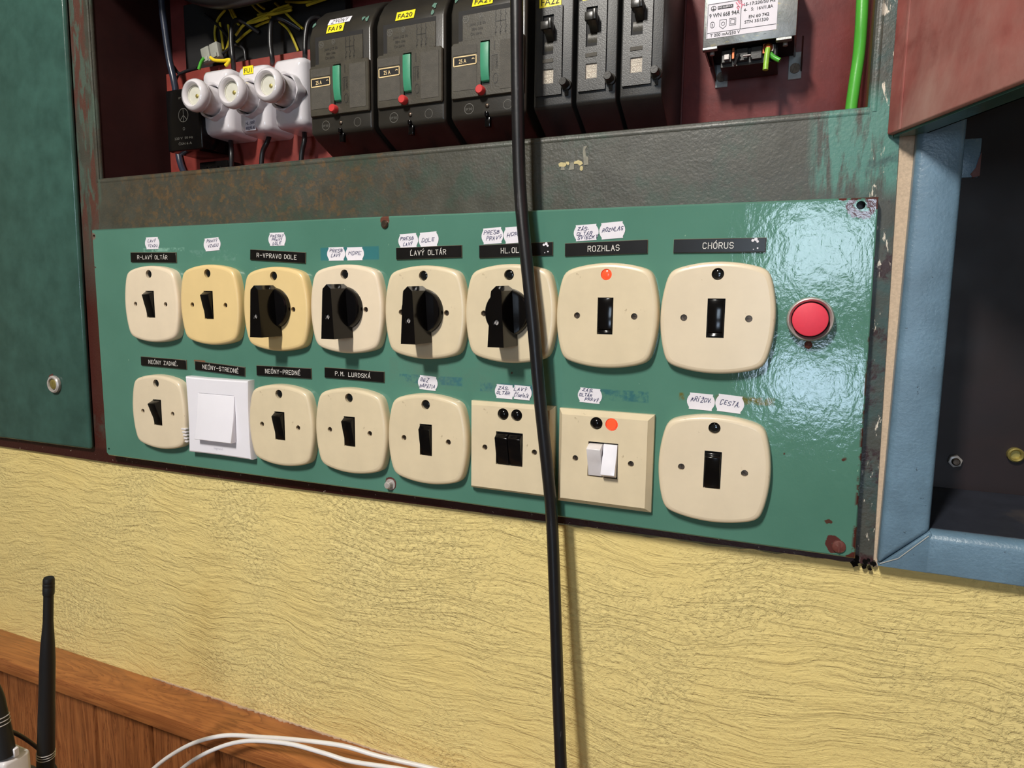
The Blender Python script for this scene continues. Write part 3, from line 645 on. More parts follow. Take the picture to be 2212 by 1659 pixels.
rk = M().prism_x([(-.004, .0240), (-.0094, .0238), (-.0118, 0), (-.0165, -.0232), (-.0158, -.0238), (-.004, -.0240)], -.0249, .0249)
rk = obj('rocker', rk, MAT['white'], t, .0007, 3)
obj('logo_lettering', typeset(M(), 'legrand', -.006, -.0338, .0038, -.00895, .004, .0120), simple('raised_pale_lettering', (206, 204, 214), .4, b=0), t)
# filler smear on the edge of plate 9
nk = M(); c9 = XZ[9]; random.seed(5)
for k in range(5): nk.prism_y(rrect(.0034 - k * .0003, .0010, .0005, 2, .0375 + k * .0004, -.0150 - k * .0034), -.0094 + k * .0003, -.0050)
for o in [o for o in bpy.data.objects if o.get('label', '').startswith('small looking')]: obj('chipped_filler', nk, MAT['dwhite'], o, .0003, 1)

# red push button
t = thing('push_button', 'large round red push button in a steel ring at the right end of the panel', 'button', (.2917, YP, -.0095))
obj('bezel', M().lathe([(.0150, 0), (.0152, -.0050), (.0148, -.0078), (.0143, -.0088), (.0138, -.0090), (.0126, -.0074), (.0121, -.0040), (.0121, -.001)], 0, 0, 56), MAT['steel'], t)
obj('button_gap', M().lathe([(.0120, -.001), (.0120, -.0042), (.0116, -.0046)], 0, 0, 48), MAT['pit'], t)
obj('button_cap', M().lathe([(.0114, -.002), (.0114, -.0122), (.0112, -.0129), (.0106, -.0132)], -.0003, 0, 56), MAT['bigred'], t)
obj('screw', M().lathe([(.0026, 0), (.0026, -.0024), (.0016, -.0032)], 0, -.0178, 16), MAT['rust'], t)

# ------------------------------------------------------------------ engraved name plates
def signplate(corners, text, tx, label):
    P = [at(u, v, .0074) for u, v in corners]     # TL TR BR BL
    cx = sum(p[0] for p in P) / 4; cz = sum(p[2] for p in P) / 4
    w_ = ((P[1][0] - P[0][0]) + (P[2][0] - P[3][0])) / 2; h_ = ((P[0][2] - P[3][2]) + (P[1][2] - P[2][2])) / 2
    a = math.atan2((P[1][2] - P[0][2]) + (P[2][2] - P[3][2]), 2 * w_)
    t = thing('engraved_sign', label, 'sign', (cx, YP, cz), 'black engraved name signs on the green panel', -a)
    pl = obj('sign_plate', M().box(-w_ / 2, w_ / 2, -.0016, 0, -h_ / 2, h_ / 2), MAT['plateblack'], t, .0002, 1)
    obj('sign_edge', M().box(-w_ / 2 - .0002, w_ / 2 + .0002, -.0010, -.0002, -h_ / 2 - .0002, h_ / 2 + .0003), MAT['platecore'], pl)
    x0, x1 = (-w_ / 2 + tx[0] * w_), (-w_ / 2 + tx[1] * w_); hh = h_ * tx[2] * .9
    obj('engraved_lettering', strokes(M(), text, x0, x1, -hh * .5 + h_ * (tx[3] if len(tx) > 3 else 0), hh, -.0016, hh * .12), MAT['engrave'], pl)
    return t, pl, w_, h_
signplate([(280, 545.5), (379.8, 545.5), (378.9, 566.8), (284, 565.9)], 'R-LAVÝ OLTÁR', (.16, .82, .42), 'small black sign engraved R-LAVÝ OLTÁR above the first switch')
signplate([(539.5, 539.3), (659.2, 545.5), (658.6, 568.6), (540.4, 560.8)], 'R-VPRAVO DOLE', (.13, .85, .44), 'black sign engraved R-VPRAVO DOLE above the yellowed rotary switch')
signplate([(855.2, 536), (996.6, 529.7), (996.6, 555.5), (855.8, 560.5)], 'ĽAVÝ OLTÁR', (.23, .77, .44), 'black sign engraved ĽAVÝ OLTÁR above the third rotary switch')
a_ = signplate([(1034.4, 530.3), (1193.3, 522.7), (1193.3, 551.2), (1035.4, 556.9)], 'HL.OLTÁR', (.31, .72, .44), 'black sign beginning HL.OL, crossed by the hanging cable')
b_ = signplate([(1219.5, 526), (1398.6, 518.2), (1397.9, 546.4), (1221.1, 553.5)], 'ROZHLAS', (.29, .67, .46), 'black sign engraved ROZHLAS above the switch with the orange lamp')
c_ = signplate([(1455, 517), (1654.9, 514.2), (1653, 543.6), (1455.5, 546.4)], 'CHÓRUS', (.33, .66, .46), 'black sign engraved CHÓRUS above the last switch of the upper row')
signplate([(303.7, 770.8), (401, 778), (401.8, 798), (304.6, 788.7)], 'NEÓNY ZADNÉ.', (.18, .84, .46), 'small black sign engraved NEÓNY ZADNÉ at the left of the lower row')
signplate([(420.5, 780.4), (528.8, 793.9), (527.4, 813.1), (421.7, 798.8)], 'NEÓNY-STREDNÉ', (.16, .88, .50), 'black sign engraved NEÓNY-STREDNÉ above the white switch')
signplate([(553.4, 790.3), (671.4, 796), (671.4, 818.5), (554.5, 810.2)], 'NEÓNY-PREDNÉ', (.17, .81, .46), 'black sign engraved NEÓNY-PREDNÉ in the lower row')
signplate([(700.2, 794.4), (828.7, 803.4), (829.2, 826.6), (701.5, 814.8)], 'P.M. LURDSKÁ', (.19, .78, .44), 'black sign engraved P.M. LURDSKÁ in the lower row')
for (t_, pl, w_, h_), fx in ((a_, .92), (c_, .895)):
    s_ = M(); random.seed(2)
    for dx, dz, r_ in ((-.002, .0032, .0010), (0, .0040, .0012), (.0012, .0024, .0009), (.0015, -.0022, .0006), (-.0012, -.0030, .0004)):
        s_.prism_y(circ(-w_ / 2 + fx * w_ + dx, dz, r_, 8), -.0019, -.0015)
    obj('paint_speck', s_, MAT['label'], pl)

# ------------------------------------------------------------------ handwritten stickers
def sticker(x0, x1, y0, y1, lines, label, rot=0, y=YP, name='paper_sticker', flip=0, th=.00042):
    A = at((x0 + x1) / 2, (y0 + y1) / 2, y); w_ = at(x1, (y0 + y1) / 2, y)[0] - at(x0, (y0 + y1) / 2, y)[0]; cxp = (x0 + x1) / 2
    h_ = at(cxp, y0, y)[2] - at(cxp, y1, y)[2]
    t = thing(name, label, 'sticker', (A[0], y - .0003 - flip, A[2]), 'handwritten white stickers on the green panel', -math.radians(rot))
    pts = []
    for sx, sz in ((-1, 1), (1, 1), (1, -1), (-1, -1)): pass
    side_ = [(-.415, .5), (-.405, .40), (-.455, .27), (-.49, .13), (-.5, 0), (-.49, -.13), (-.455, -.27), (-.405, -.40), (-.415, -.5)]
    pts = side_ + [(-a, b) for a, b in reversed(side_)]
    pl = obj('paper', M().prism_y([(a * w_, b * h_) for a, b in pts], -.0001, .0002), MAT['label'], t)
    mb = M(); n = len(lines)
    for i, ln_ in enumerate(lines):
        txt, a, b, z, hh = ln_
        strokes(mb, txt, (-.5 + a) * w_, (-.5 + b) * w_, (.5 - z) * h_, hh * h_, -.0001, th, .45, .30)
    obj('handwriting', mb, MAT['ink'], pl); return t
random.seed(11)
sticker(313.8, 344.9, 512.5, 538.2, [('ĽAVÝ', .2, .72, .40, .2), ('VZADU', .2, .84, .80, .2)], 'small white sticker above the R-LAVÝ OLTÁR sign', th=.0004)
sticker(440.4, 476.9, 514, 541.8, [('PRAVÝ', .2, .8, .34, .2), ('VZADU', .24, .84, .72, .2)], 'white sticker with nothing but bare paint below it, above the yellowed rocker switch', 3, th=.0004)
sticker(580.2, 617.9, 502.6, 531, [('PRESBY', .12, .86, .36, .18), ('PRAVÝ', .2, .76, .64, .18), ('DOLE', .24, .7, .9, .18)], 'white sticker with three written lines above the R-VPRAVO DOLE sign', th=.0004)
sticker(707, 746, 534, 563, [('PRESB', .14, .84, .36, .22), ('ĽAVÝ', .22, .7, .74, .22)], 'white sticker PRESB ĽAVÝ on the blue paint patch, left of HORE')
sticker(746.9, 786.6, 534, 562.3, [('HORE', .16, .82, .56, .26)], 'white sticker HORE on the blue paint patch above the second rotary switch')
sticker(860.8, 903.5, 504.8, 535.2, [('PRESB', .1, .76, .46, .2), ('ĽAVÝ', .24, .68, .84, .2)], 'white sticker PRESB ĽAVÝ touching the top of the ĽAVÝ OLTÁR sign', 2)
sticker(904.5, 947.7, 501.4, 533.3, [('DOLE', .16, .76, .66, .24)], 'white sticker DOLE touching the top of the ĽAVÝ OLTÁR sign', 3)
sticker(1040.4, 1087.5, 492.3, 526.7, [('PRESB', .12, .8, .38, .22), ('PRAVÝ', .22, .88, .74, .22)], 'white sticker PRESB PRAVÝ above the HL.OL sign', 2.5)
sticker(1088.1, 1135, 490, 525, [('HORE', .16, .82, .56, .24)], 'white sticker HORE half hidden by the hanging cable', 2.5)
sticker(1239.5, 1293.3, 485.3, 520, [('ZÁS.', .16, .62, .34, .19), ('OLTÁR', .12, .72, .64, .18), ('SVIEČKY', .16, .94, .88, .18)], 'white sticker ZÁS. OLTÁR SVIEČKY above the ROZHLAS sign', 2)
sticker(1294.5, 1350.4, 480, 515.8, [('ROZHLAS', .12, .9, .54, .22)], 'white sticker with ROZHLAS written by hand above the ROZHLAS sign', 3)
sticker(903.2, 945.7, 812, 842.4, [('BEZ', .12, .52, .42, .24), ('NAPÄTIA', .1, .84, .84, .24)], 'white sticker BEZ NAPÄTIA alone on a blue paint patch in the lower row', -3)
sticker(1069.2, 1111, 831, 861, [('ZÁS.', .18, .74, .34, .2), ('OLTÁR', .1, .74, .7, .2)], 'white sticker ZÁS. OLTÁR above the square switch with black rockers', -1)
sticker(1107.5, 1149, 833, 863.2, [('LAVÝ', .08, .7, .38, .22), ('Číselník', .1, .84, .8, .22)], 'white sticker LAVÝ overlapping its left neighbour, beside the cable', -2, flip=.0003)
sticker(1248.2, 1300.6, 838.7, 870.4, [('ZÁS.', .18, .66, .24, .18), ('OLTÁR', .06, .56, .58, .2), ('PRAVÝ', .3, .84, .86, .2)], 'white sticker ZÁS. OLTÁR PRAVÝ above the square switch with white rockers', -2)
sticker(1483.7, 1544.4, 850, 885.2, [('KRÍŽOV.', .14, .88, .52, .25)], 'white sticker KRÍŽOV. on the brown glue stain', -2)
sticker(1544.8, 1607.4, 853.5, 890.7, [('CESTA.', .16, .88, .60, .26)], 'white sticker CESTA on the brown glue stain, right of KRÍŽOV.', -4)

# ------------------------------------------------------------------ moulded case circuit breakers
def breaker(cx, label, fa, extra=None):
    t = thing('circuit_breaker', label, 'circuit breaker', (cx, .030, 0), 'large moulded circuit breakers')
    w2 = .0352
    prof = [(.09, .137), (.040, .138), (.006, .1535), (.0, .1575), (0, .2445), (.004, .2545), (.012, .266), (.024, .276), (.040, .283), (.060, .286), (.09, .286)]
    body = M().prism_x(prof, -w2, w2); bo = obj('case', body, MAT['bkgloss'], t, .0028, 4, ang=50)
    # marking plate in the window above the cover
    obj('window_shadow_gap', M().box(-.0272, .0262, -.0004, .002, .2182, .2440), MAT['pit'], t)
    mp_ = obj('marking_plate', M().box(-.0232, .0262, -.0008, .001, .2182, .2402), MAT['bakelite'], t, .0002, 1)
    et = M(); y = -.0010
    ringmark(et, -.0200, .2365, .0030, .0005, y); line(et, -.0200, .2340, -.0200, .2390, .0005, y); line(et, -.0222, .2352, -.0178, .2378, .0005, y); line(et, -.0222, .2378, -.0178, .2352, .0005, y)
    ringmark(et, -.0060, .2375, .0024, .0005, y, .8); line(et, -.0070, .2385, -.0060, .2360, .0005, y); line(et, -.0050, .2385, -.0060, .2360, .0005, y)
    obj('emblem', et, MAT['etch'], mp_)
    tx = typeset(M(), 'Jistic J1Z 50', -.0165, .2308, .0030, y, .004, .0150); typeset(tx, '500V~ 50Hz', -.0145, .2268, .0028, y, .004, .0105); typeset(tx, 'ČSN 354101', -.0155, .2230, .0028, y, .004, .0105)
    for k, sx in enumerate((.0075, .0120, .0165)):
        line(tx, sx, .2205, sx, .2245, .0005, y); line(tx, sx, .2245, sx + .0012, .2275, .0005, y); line(tx, sx, .2275, sx, .2350, .0005, y); line(tx, sx, .2350, sx + .0010, .2365, .0005, y); line(tx, sx, .2365, sx, .2395, .0005, y)
        line(tx, sx - .0008, .2220, sx + .0010, .2228, .0005, y)
    line(tx, .0075, .2312, .0165, .2312, .0005, y)
    obj('moulded_lettering', tx, MAT['etchd'], mp_)
    # cover
    yc = -.0030
    out = [(-.0325, .1725), (.0330, .1725), (.0338, .1740), (.0338, .2165), (.0318, .2185), (.0268, .2185), (.0266, .2192), (-.0262, .2192), (-.0264, .2180), (-.0312, .2180), (-.0332, .2160), (-.0332, .1740)]
    slot = rect(-.0050, .0034, .1812, .2166)
    cv = M().rings([(out, .001), (out, yc + .0010), ([(x * .975, (z - .196) * .975 + .196) for x, z in out], yc)])
    cv.holed([(x * .975, (z - .196) * .975 + .196) for x, z in out], [slot], yc, .0)
    co_ = obj('cover', cv, MAT['bakelite'], t, ang=25)
    obj('slot_recess', M().box(-.0052, .0036, -.0006, .0004, .181, .2168), MAT['pit'], t)
    for a in ((-.0312, -.0085, .2078, .2150), (-.0312, -.0085, .1790, .1985), (.0128, .0305, .1765, .2150)):
        obj('textured_patch', M().box(a[0], a[1], yc - .0003, yc + .0002, a[2], a[3]), MAT['bakelite2'], co_)
    gl = M().prism_x([(.0, .1880), (-.0010, .1836), (-.0030, .1850), (-.0042, .1890), (-.0050, .1960), (-.0052, .2050), (-.0050, .2148), (.0, .2148)], -.0046, .0031)
    obj('toggle', gl, MAT['greenlever'], t, .0004, 2)
    obj('trip_button', M().lathe([(.0038, yc + .001), (.0038, yc - .0046), (.0030, yc - .0056)], -.0040, .1768, 28), MAT['red'], t)
    rp = M(); yy = yc - .0006
    for a in ((-.0302, .1990, -.0302, .2062), (-.0302, .2062, -.0090, .2062), (-.0090, .2062, -.0090, .1996), (-.0302, .1990, -.0090, .1993)): line(rp, *a, .0009, yy)
    typeset(rp, '25 A', -.0252, .2008, .0048, yy, .01, .0070); line(rp, -.0130, .2032, -.0118, .2040, .0006, yy); line(rp, -.0118, .2040, -.0106, .2032, .0006, yy)
    lb = obj('rating_label', M().box(-.0304, -.0088, yc - .0005, yc, .1988, .2064), MAT['pit'], co_); obj('rating_print', rp, MAT['gold'], lb)
    et = M(); ye = yc - .0002
    line(et, .0078, .2080, .0078, .2150, .0007, ye); ringmark(et, .0088, .1855, .0042, .0006, ye, .55)
    line(et, .0055, .1915, .0055, .2040, .0005, ye); line(et, .0055, .2040, .0110, .2040, .0005, ye); line(et, .0072, .1925, .0072, .2030, .0005, ye)
    et2 = typeset(M(), 'ZAPNUTO', 0, 0, 1, 0, 0, 1)
    et.add([(.0108 - v[2] * .0030, ye, .1930 + v[0] * .0100) for v in et2.v], et2.f)
    obj('position_mark', et, MAT['etchd'], co_)
    lo_ = M(); ringmark(lo_, -.0172, .1643, .0045, .0005, -.0002); typeset(lo_, 'IP30', -.0204, .1630, .0030, -.0002, .004, .0064); ringmark(lo_, .0188, .1643, .0040, .0004, -.0002)
    obj('moulded_stamp', lo_, MAT['etch'], bo)
    obj('screw', M().lathe([(.0018, .001), (.0018, -.0008), (.0010, -.0014)], 0, .1652, 16), MAT['dsteel'], t)
    obj('seal_lug', M().box(-.0014, .0014, -.0030, .002, .1560, .1600).box(-.0024, .0024, .0, .004, .1480, .1560), MAT['black'], t, .0005, 2)
    # tape label on the curved shoulder
    def onshoulder(z):                                # y of the case front at height z (relative)
        pr = [(0, .2445), (.004, .2545), (.012, .266), (.024, .276)]
        for (y0, z0), (y1, z1) in zip(pr, pr[1:]):
            if z0 <= z <= z1: return y0 + (y1 - y0) * (z - z0) / (z1 - z0)
        return 0 if z < .2445 else .024
    def curved(mb): mb.v = [(x, onshoulder(z) - .0006 + y, z) for x, y, z in mb.v]; return mb
    def strip(x0, x1, z0, z1):
        mb_ = M(); n = 6
        for k in range(n): mb_.add([(x0, 0, z0 + (z1 - z0) * k / n), (x1, 0, z0 + (z1 - z0) * k / n), (x1, 0, z0 + (z1 - z0) * (k + 1) / n), (x0, 0, z0 + (z1 - z0) * (k + 1) / n)], [(0, 1, 2, 3)])
        return mb_
    lo = -.0150 if extra is None else -.0150
    tp = obj('tape_label', curved(strip(lo, lo + .0190, .2462, .2545)), MAT['yellowtape'], t)
    obj('tape_print', curved(typeset(M(), fa, lo + .0022, .2480, .0062, -.0004, 0, .0146)), MAT['print'], tp)
    if extra:
        tp = obj('white_tape_label', curved(strip(lo - .001, lo + .0240, .2550, .2615)), MAT['label'], t)
        obj('tape_print', curved(strokes(M(), extra, lo + .003, lo + .0205, .2562, .0040, -.0004, .0004, .25, .1)), MAT['print'], tp)
    ch = M(); random.seed(int(cx * 1e4) % 97)
    for k in range(3):
        x, z = random.choice((-.031, .029, .024)) + random.uniform(-.002, .002), .2475 + random.uniform(-.002, .012)
        ch.prism_y([(x + random.uniform(.5, 1) * .0022 * math.cos(a), z + random.uniform(.5, 1.6) * .0026 * math.sin(a)) for a in [i * .9 for i in range(7)]], -.0002, .0003)
    obj('paint_chip', curved(ch), simple('dried_green_paint', (88, 124, 110), .6), t)
    return t
breaker(-.1183, 'black circuit breaker under two labels, ZVONY and FA19, leftmost of the large ones', 'FA19', 'ZVONY')
breaker(-.0429, 'black circuit breaker labelled FA20, middle one of the large ones', 'FA20')
breaker(.0326, 'black circuit breaker beside the hanging cable, its yellow label cut off at the top', 'FA21')

def mcb(cx, label, fa, amp, dz=0):
    t = thing('small_circuit_breaker', label, 'circuit breaker', (cx, .030, 0), 'narrow circuit breakers in a row')
    prof = [(.09, .130), (.045, .135), (.002, .1570), (0, .1595), (0, .262), (.03, .285), (.09, .285)]
    bo = obj('case', M().prism_x(prof, -.0158, .0168), MAT['mcbcase'], t, .0010, 3)
    yc = -.0022
    out = rect(-.0138, .0084, .1670, .2345); slot = rect(-.0080, .0012, .1985 + dz, .2285 + dz * .5)
    rl = rect(-.0077, .0016, .1760, .1872)
    cv = M().rings([(out, .001), (out, yc)]); cv.holed(out, [slot, rl], yc, -.0004)
    co_ = obj('cover', cv, MAT['mcbcover'], t)
    obj('slot_recess', M().box(-.0082, .0014, -.0006, .0002, .1983 + dz, .2287 + dz * .5), MAT['pit'], t)
    obj('toggle', M().box(-.0062, .0024, -.0128, -.0024, .2140 + dz, .2200 + dz).prism_x([(-.0024, .2080 + dz), (-.0112, .2140 + dz), (-.0024, .2200 + dz)], -.0042, .0022).prism_x([(-.0110, .2140 + dz), (-.0110, .2226 + dz), (-.0134, .2216 + dz), (-.0132, .2140 + dz)], .0000, .0026), MAT['bkgloss'], t, .0004, 2)
    obj('toggle_drum', M().prism_x([(0, .2000 + dz), (-.0012, .2030 + dz), (-.0016, .2060 + dz), (0, .2100 + dz)], -.0066, .0010), MAT['bakelite'], t)
    obj('marking_frame', M().box(-.0080, .0014, yc - .0004, yc, .1920, .1950), MAT['bakelite2'], co_, .0002, 1)
    rp = obj('rating_plate', M().box(-.0078, .0017, -.0012, -.0003, .1758, .1874), MAT['rating'], t)
    pr = typeset(M(), amp, -.0052, .1846, .0024, -.0014, .006, .0050); typeset(pr, '500 V~', -.0068, .1812, .0026, -.0014, .006, .0078); line(pr, -.0066, .1838, .0010, .1838, .0003, -.0014)
    ringmark(pr, -.0050, .1784, .0017, .0004, -.0014); ringmark(pr, -.0008, .1784, .0017, .0004, -.0014); line(pr, -.0014, .1790, -.0008, .1775, .0004, -.0014); line(pr, -.0002, .1790, -.0008, .1775, .0004, -.0014)
    obj('rating_print', pr, simple('cream_print', (226, 218, 200), .5, b=0), rp)
    obj('side_knob', M().lathe([(.0042, 0), (.0042, -.0030), (.0032, -.0034), (.0032, -.0110), (.0028, -.0118)], .0126, .1735, 28).box(.0112, .0140, -.0016, .0, .1655, .1720), MAT['bkgloss'], t, 0)
    if fa:
        tp = obj('tape_label', M().box(-.0118, .0067, -.0008, .0, .2352, .2430), MAT['yellowtape'], t)
        obj('tape_print', typeset(M(), fa, -.0102, .2366, .0074, -.0010, 0, .0152), MAT['print'], tp)
    return t
mcb(.0905, 'narrow black circuit breaker labelled FA22, right beside the hanging cable', 'FA22', '1,6 A', 0)
mcb(.1266, 'narrow black circuit breaker in the middle of three, its label cut by the photo edge', 'FA23', '2 A', .0015)
mcb(.1622, 'narrow black circuit breaker nearest the red back wall, marked 10A', None, '10 A', .005)

# ------------------------------------------------------------------ porcelain fuses
def fuse(cx, label, dz=0):
    t = thing('fuse_holder', label, 'fuse', (cx, .105, .2140 + dz), 'white porcelain screw fuses')
    hw, hh = .0205, .0345
    mb = M().rings([(rrect(hw, hh, .006), 0), (rrect(hw, hh, .006), -.032), (rrect(hw - .0016, hh - .0016, .006), -.037), (rrect(hw - .005, hh - .005, .005), -.040), (rrect(.001, .012, .0005), -.0405)])
    obj('base', mb, MAT['porcelain'], t, ang=60)
    nn = 48; w_ = lambda r, k: [(r * (1 + k * math.cos(8 * a)) * math.cos(a), r * (1 + k * math.cos(8 * a)) * math.sin(a) - .001) for a in [2 * math.pi * i / nn for i in range(nn)]]
    co_ = M().rings([(w_(.0198, .035), -.036), (w_(.0194, .035), -.044), (w_(.0184, .03), -.0468), (w_(.0166, 0), -.046), (w_(.0160, 0), -.036)])
    obj('collar', co_, MAT['porcelain'], t, ang=60)
    obj('collar_gap', M().lathe([(.0160, -.036), (.0160, -.0405)], 0, -.001), MAT['pit'], t)
    cp_ = M().lathe([(.0148, -.038), (.0146, -.052), (.0136, -.058), (.0135, -.0590), (.0158, -.0605), (.0168, -.0640), (.0166, -.0675), (.0150, -.0705), (.0125, -.0715), (.0112, -.0704), (.0103, -.0690), (.0100, -.0676), (.0100, -.0656), (.0050, -.0654)], 0, -.001, 48)
    cc = obj('screw_cap', cp_, MAT['porcelain'], t, ang=60)
    obj('inspection_window', M().lathe([(.0099, -.0657), (.0099, -.0668), (.0091, -.0668), (.0089, -.0660)], 0, -.001, 36), MAT['ringgrey'], cc)
    obj('indicator_disc', M().lathe([(.0020, -.0658), (.0020, -.0666), (.0012, -.0670)], .0025, -.002, 16), MAT['brass'], cc)
    return t
t1 = fuse(-.3105, 'white porcelain screw fuse on the far left, overlapping the small black box')
t2 = fuse(-.2592, 'white porcelain screw fuse with a yellow FU1 label, between the other two fuses', -.002)
t3 = fuse(-.2110, 'white porcelain screw fuse next to the large black circuit breakers', -.001)
tp = obj('tape_label', M().box(-.0095, .0040, -.0409, -.0400, .0245, .0325), MAT['yellowtape'], t2); obj('tape_print', typeset(M(), 'FU1', -.0076, .0258, .0066, -.0411, 0, .0100), MAT['print'], tp)
tp = obj('paper_label', M().box(-.0090, .0050, -.0409, -.0400, -.0330, -.0222), MAT['label'], t2)
random.seed(4); hw_ = strokes(M(), 'HL.SKR', -.0078, .0036, -.0266, .0028, -.0410, .0004, .4, .1); strokes(hw_, 'ROZHLAS', -.0078, .0040, -.0316, .0028, -.0410, .0004, .4, .1); obj('handwriting', hw_, MAT['ink'], tp)

# small black box left of the fuses
t = thing('relay_box', 'small black plastic box mounted left of the porcelain fuses', 'box', (-.3530, .060, .1985))
o = obj('housing', M().box(-.0262, .0262, 0, .045, -.0335, .0325), MAT['black'], t, .0016, 3)
e = M(); ringmark(e, 0, .004, .0075, .0006, -.0003); line(e, 0, -.003, 0, .011, .0006, -.0003); line(e, 0, .004, -.005, -.001, .0006, -.0003); line(e, 0, .004, .005, -.001, .0006, -.0003); ringmark(e, 0, -.0105, .0016, .0004, -.0003)
typeset(e, '220 V  50 Hz', -.0150, -.0215, .0036, -.0003, 0, .028); typeset(e, 'ČSN 6 A', -.0090, -.0275, .0036, -.0003, 0, .020); typeset(e, 'IP 20', -.0060, .0215, .0030, -.0003, 0, .010)
obj('moulded_lettering', e, MAT['etch'], o)
tag(obj('terminal_strip', M().box(-.355, -.312, .080, .104, .1335, .1560).box(-.350, -.340, .076, .081, .138, .150).box(-.334, -.324, .076, .081, .138, .150), MAT['black'], None, .0015, 2), 'black terminal strip low behind the small black box', 'terminal strip')

# ------------------------------------------------------------------ wires
def wire(name, pts, r, mat, label, cat='wire', group=None, seg=10):
    o = obj(name, M().tube(pts, r, seg), mat); tag(o, label, cat, group); return o
A = at
def Z6(l, y): return [A(340 + a / 6.144, b / 6.144, y if not isinstance(y, (list, tuple)) else y[i]) for i, (a, b) in enumerate(l)]
wire('cable', [A(346, -60, .075), A(350, 10, .078), A(356, 60, .08), A(366, 130, .082), A(380, 200, .084), A(384, 300, .100), A(388, 345, .10), A(400, 380, .095)], .0037, MAT['wireblue'], 'blue-black cable running down beside the small black box', 'cable')
G1 = 'black wires of the fuses'
wire('fuse_wire', [A(505, 152, .095)] + Z6([(1005, 800), (985, 600), (985, 400), (1010, 300), (1075, 265), (1160, 300), (1260, 370), (1350, 430)], [.085, .085, .087, .09, .095, .10, .105, .11]), .0026, MAT['wireblack'], 'black wire looping up from behind the first fuse', group=G1)
wire('fuse_wire', [A(588, 138, .095)] + Z6([(1525, 780), (1500, 600), (1500, 400), (1520, 290), (1580, 240), (1680, 260), (1790, 320), (1900, 390)], [.085, .085, .087, .09, .095, .10, .105, .11]), .0026, MAT['wireblack'], 'black wire looping up between the second and third fuse', group=G1)
wire('fuse_wire', [A(659, 128, .095)] + Z6([(1960, 720), (1960, 550), (1985, 350), (2030, 270), (2100, 240), (2190, 250), (2250, 280)], [.085, .085, .087, .09, .095, .10, .105]), .0026, MAT['wireblack'], 'black wire looping up beside the first large breaker', group=G1)
wire('fuse_wire', [A(497, 290, .095), A(500, 330, .085), A(500, 375, .085)], .0026, MAT['wireblack'], 'black wire going down from the first fuse', group=G1)
wire('fuse_wire', [A(585, 280, .095), A(578, 305, .085), A(567, 330, .085), A(564, 375, .085)], .0026, MAT['wireblack'], 'black wire bending down from the middle fuse', group=G1)
wire('fuse_wire', [A(655, 270, .095), A(658, 300, .085), A(652, 330, .085), A(650, 370, .085)], .0026, MAT['wireblack'], 'black wire going down from the third fuse', group=G1)
wire('wire', Z6([(150, 800), (210, 880), (290, 975), (400, 940), (530, 905)], .09), .0018, MAT['wireblack'], 'thin twisted black wire beside the blue-black cable')
wire('wire', Z6([(290, 975), (260, 1040), (250, 1100), (262, 1180)], .088), .0012, MAT['wireblack'], 'thin black wire dropping to the small black box')
G2 = 'yellow wires in the top of the compartment'
yl = [[(880, 60), (960, 130), (1000, 220), (1080, 330)], [(930, 40), (985, 120), (1040, 230)], [(1180, -40), (1290, 100), (1400, 190), (1500, 230)], [(1250, -20), (1350, 70), (1420, 120)],
      [(900, 130), (800, 260), (760, 430), (790, 600), (850, 700)], [(830, 300), (850, 450), (870, 600), (880, 680)], [(1560, 40), (1660, 130), (1780, 250), (1930, 380)], [(1480, 230), (1300, 290), (1150, 330), (1040, 470)],
      [(1560, 250), (1350, 330), (1180, 440), (1050, 560)], [(1620, 290), (1740, 400), (1820, 560), (1870, 680)], [(1780, 90), (1650, 130), (1450, 180), (1330, 200)], [(1780, 130), (1600, 170), (1400, 210), (1200, 300)],
      [(1700, 20), (1900, 30), (2160, 10)], [(1980, 70), (2100, 30), (2250, -20)], [(940, 330), (960, 480), (930, 620), (900, 700)], [(1750, 60), (1560, 130), (1380, 250), (1200, 310)], [(1720, 150), (1500, 200), (1340, 260), (1180, 320)]]
for i, p in enumerate(yl):
    wire('yellow_wire', Z6(p, .108 - .0025 * (i % 4)), .0014, MAT['wireyellow'], 'thin yellow-green wire in the tangle above the fuses', group=G2, seg=6)
wire('yellow_wire', Z6([(705, 765), (760, 800), (880, 805), (960, 795), (935, 840), (905, 870)], .088), .0019, MAT['wirebright'], 'short bright yellow wire leaving the grey terminal block')
wire('wire', Z6([(620, 770), (580, 830), (550, 920)], .09), .0018, MAT['wiregreen'], 'short green wire under the grey terminal block')
wire('wire', Z6([(630, 190), (760, 300), (860, 400), (960, 520)], .105), .0016, MAT['wireblack'], 'thin dark wire slanting across the yellow wires')
wire('wire', Z6([(800, 760), (880, 700), (980, 620), (1060, 600), (1150, 660), (1170, 800)], .098), .0014, MAT['wireblack'], 'thin dark wire from the terminal block over the rail edge')
t = thing('terminal_block', 'small grey terminal block hanging in the wires above the fuses', 'terminal block', Z6([(720, 710)], .095)[0], None, R(-12))
for k, x in enumerate((-.0068, .0068)):
    obj('terminal_cell', M().box(x - .0060, x + .0060, -.003, .004, -.0085, .0085).box(x - .0035, x + .0035, -.0045, -.003, -.0080, -.003), MAT['terminal'], t, .0006, 2)
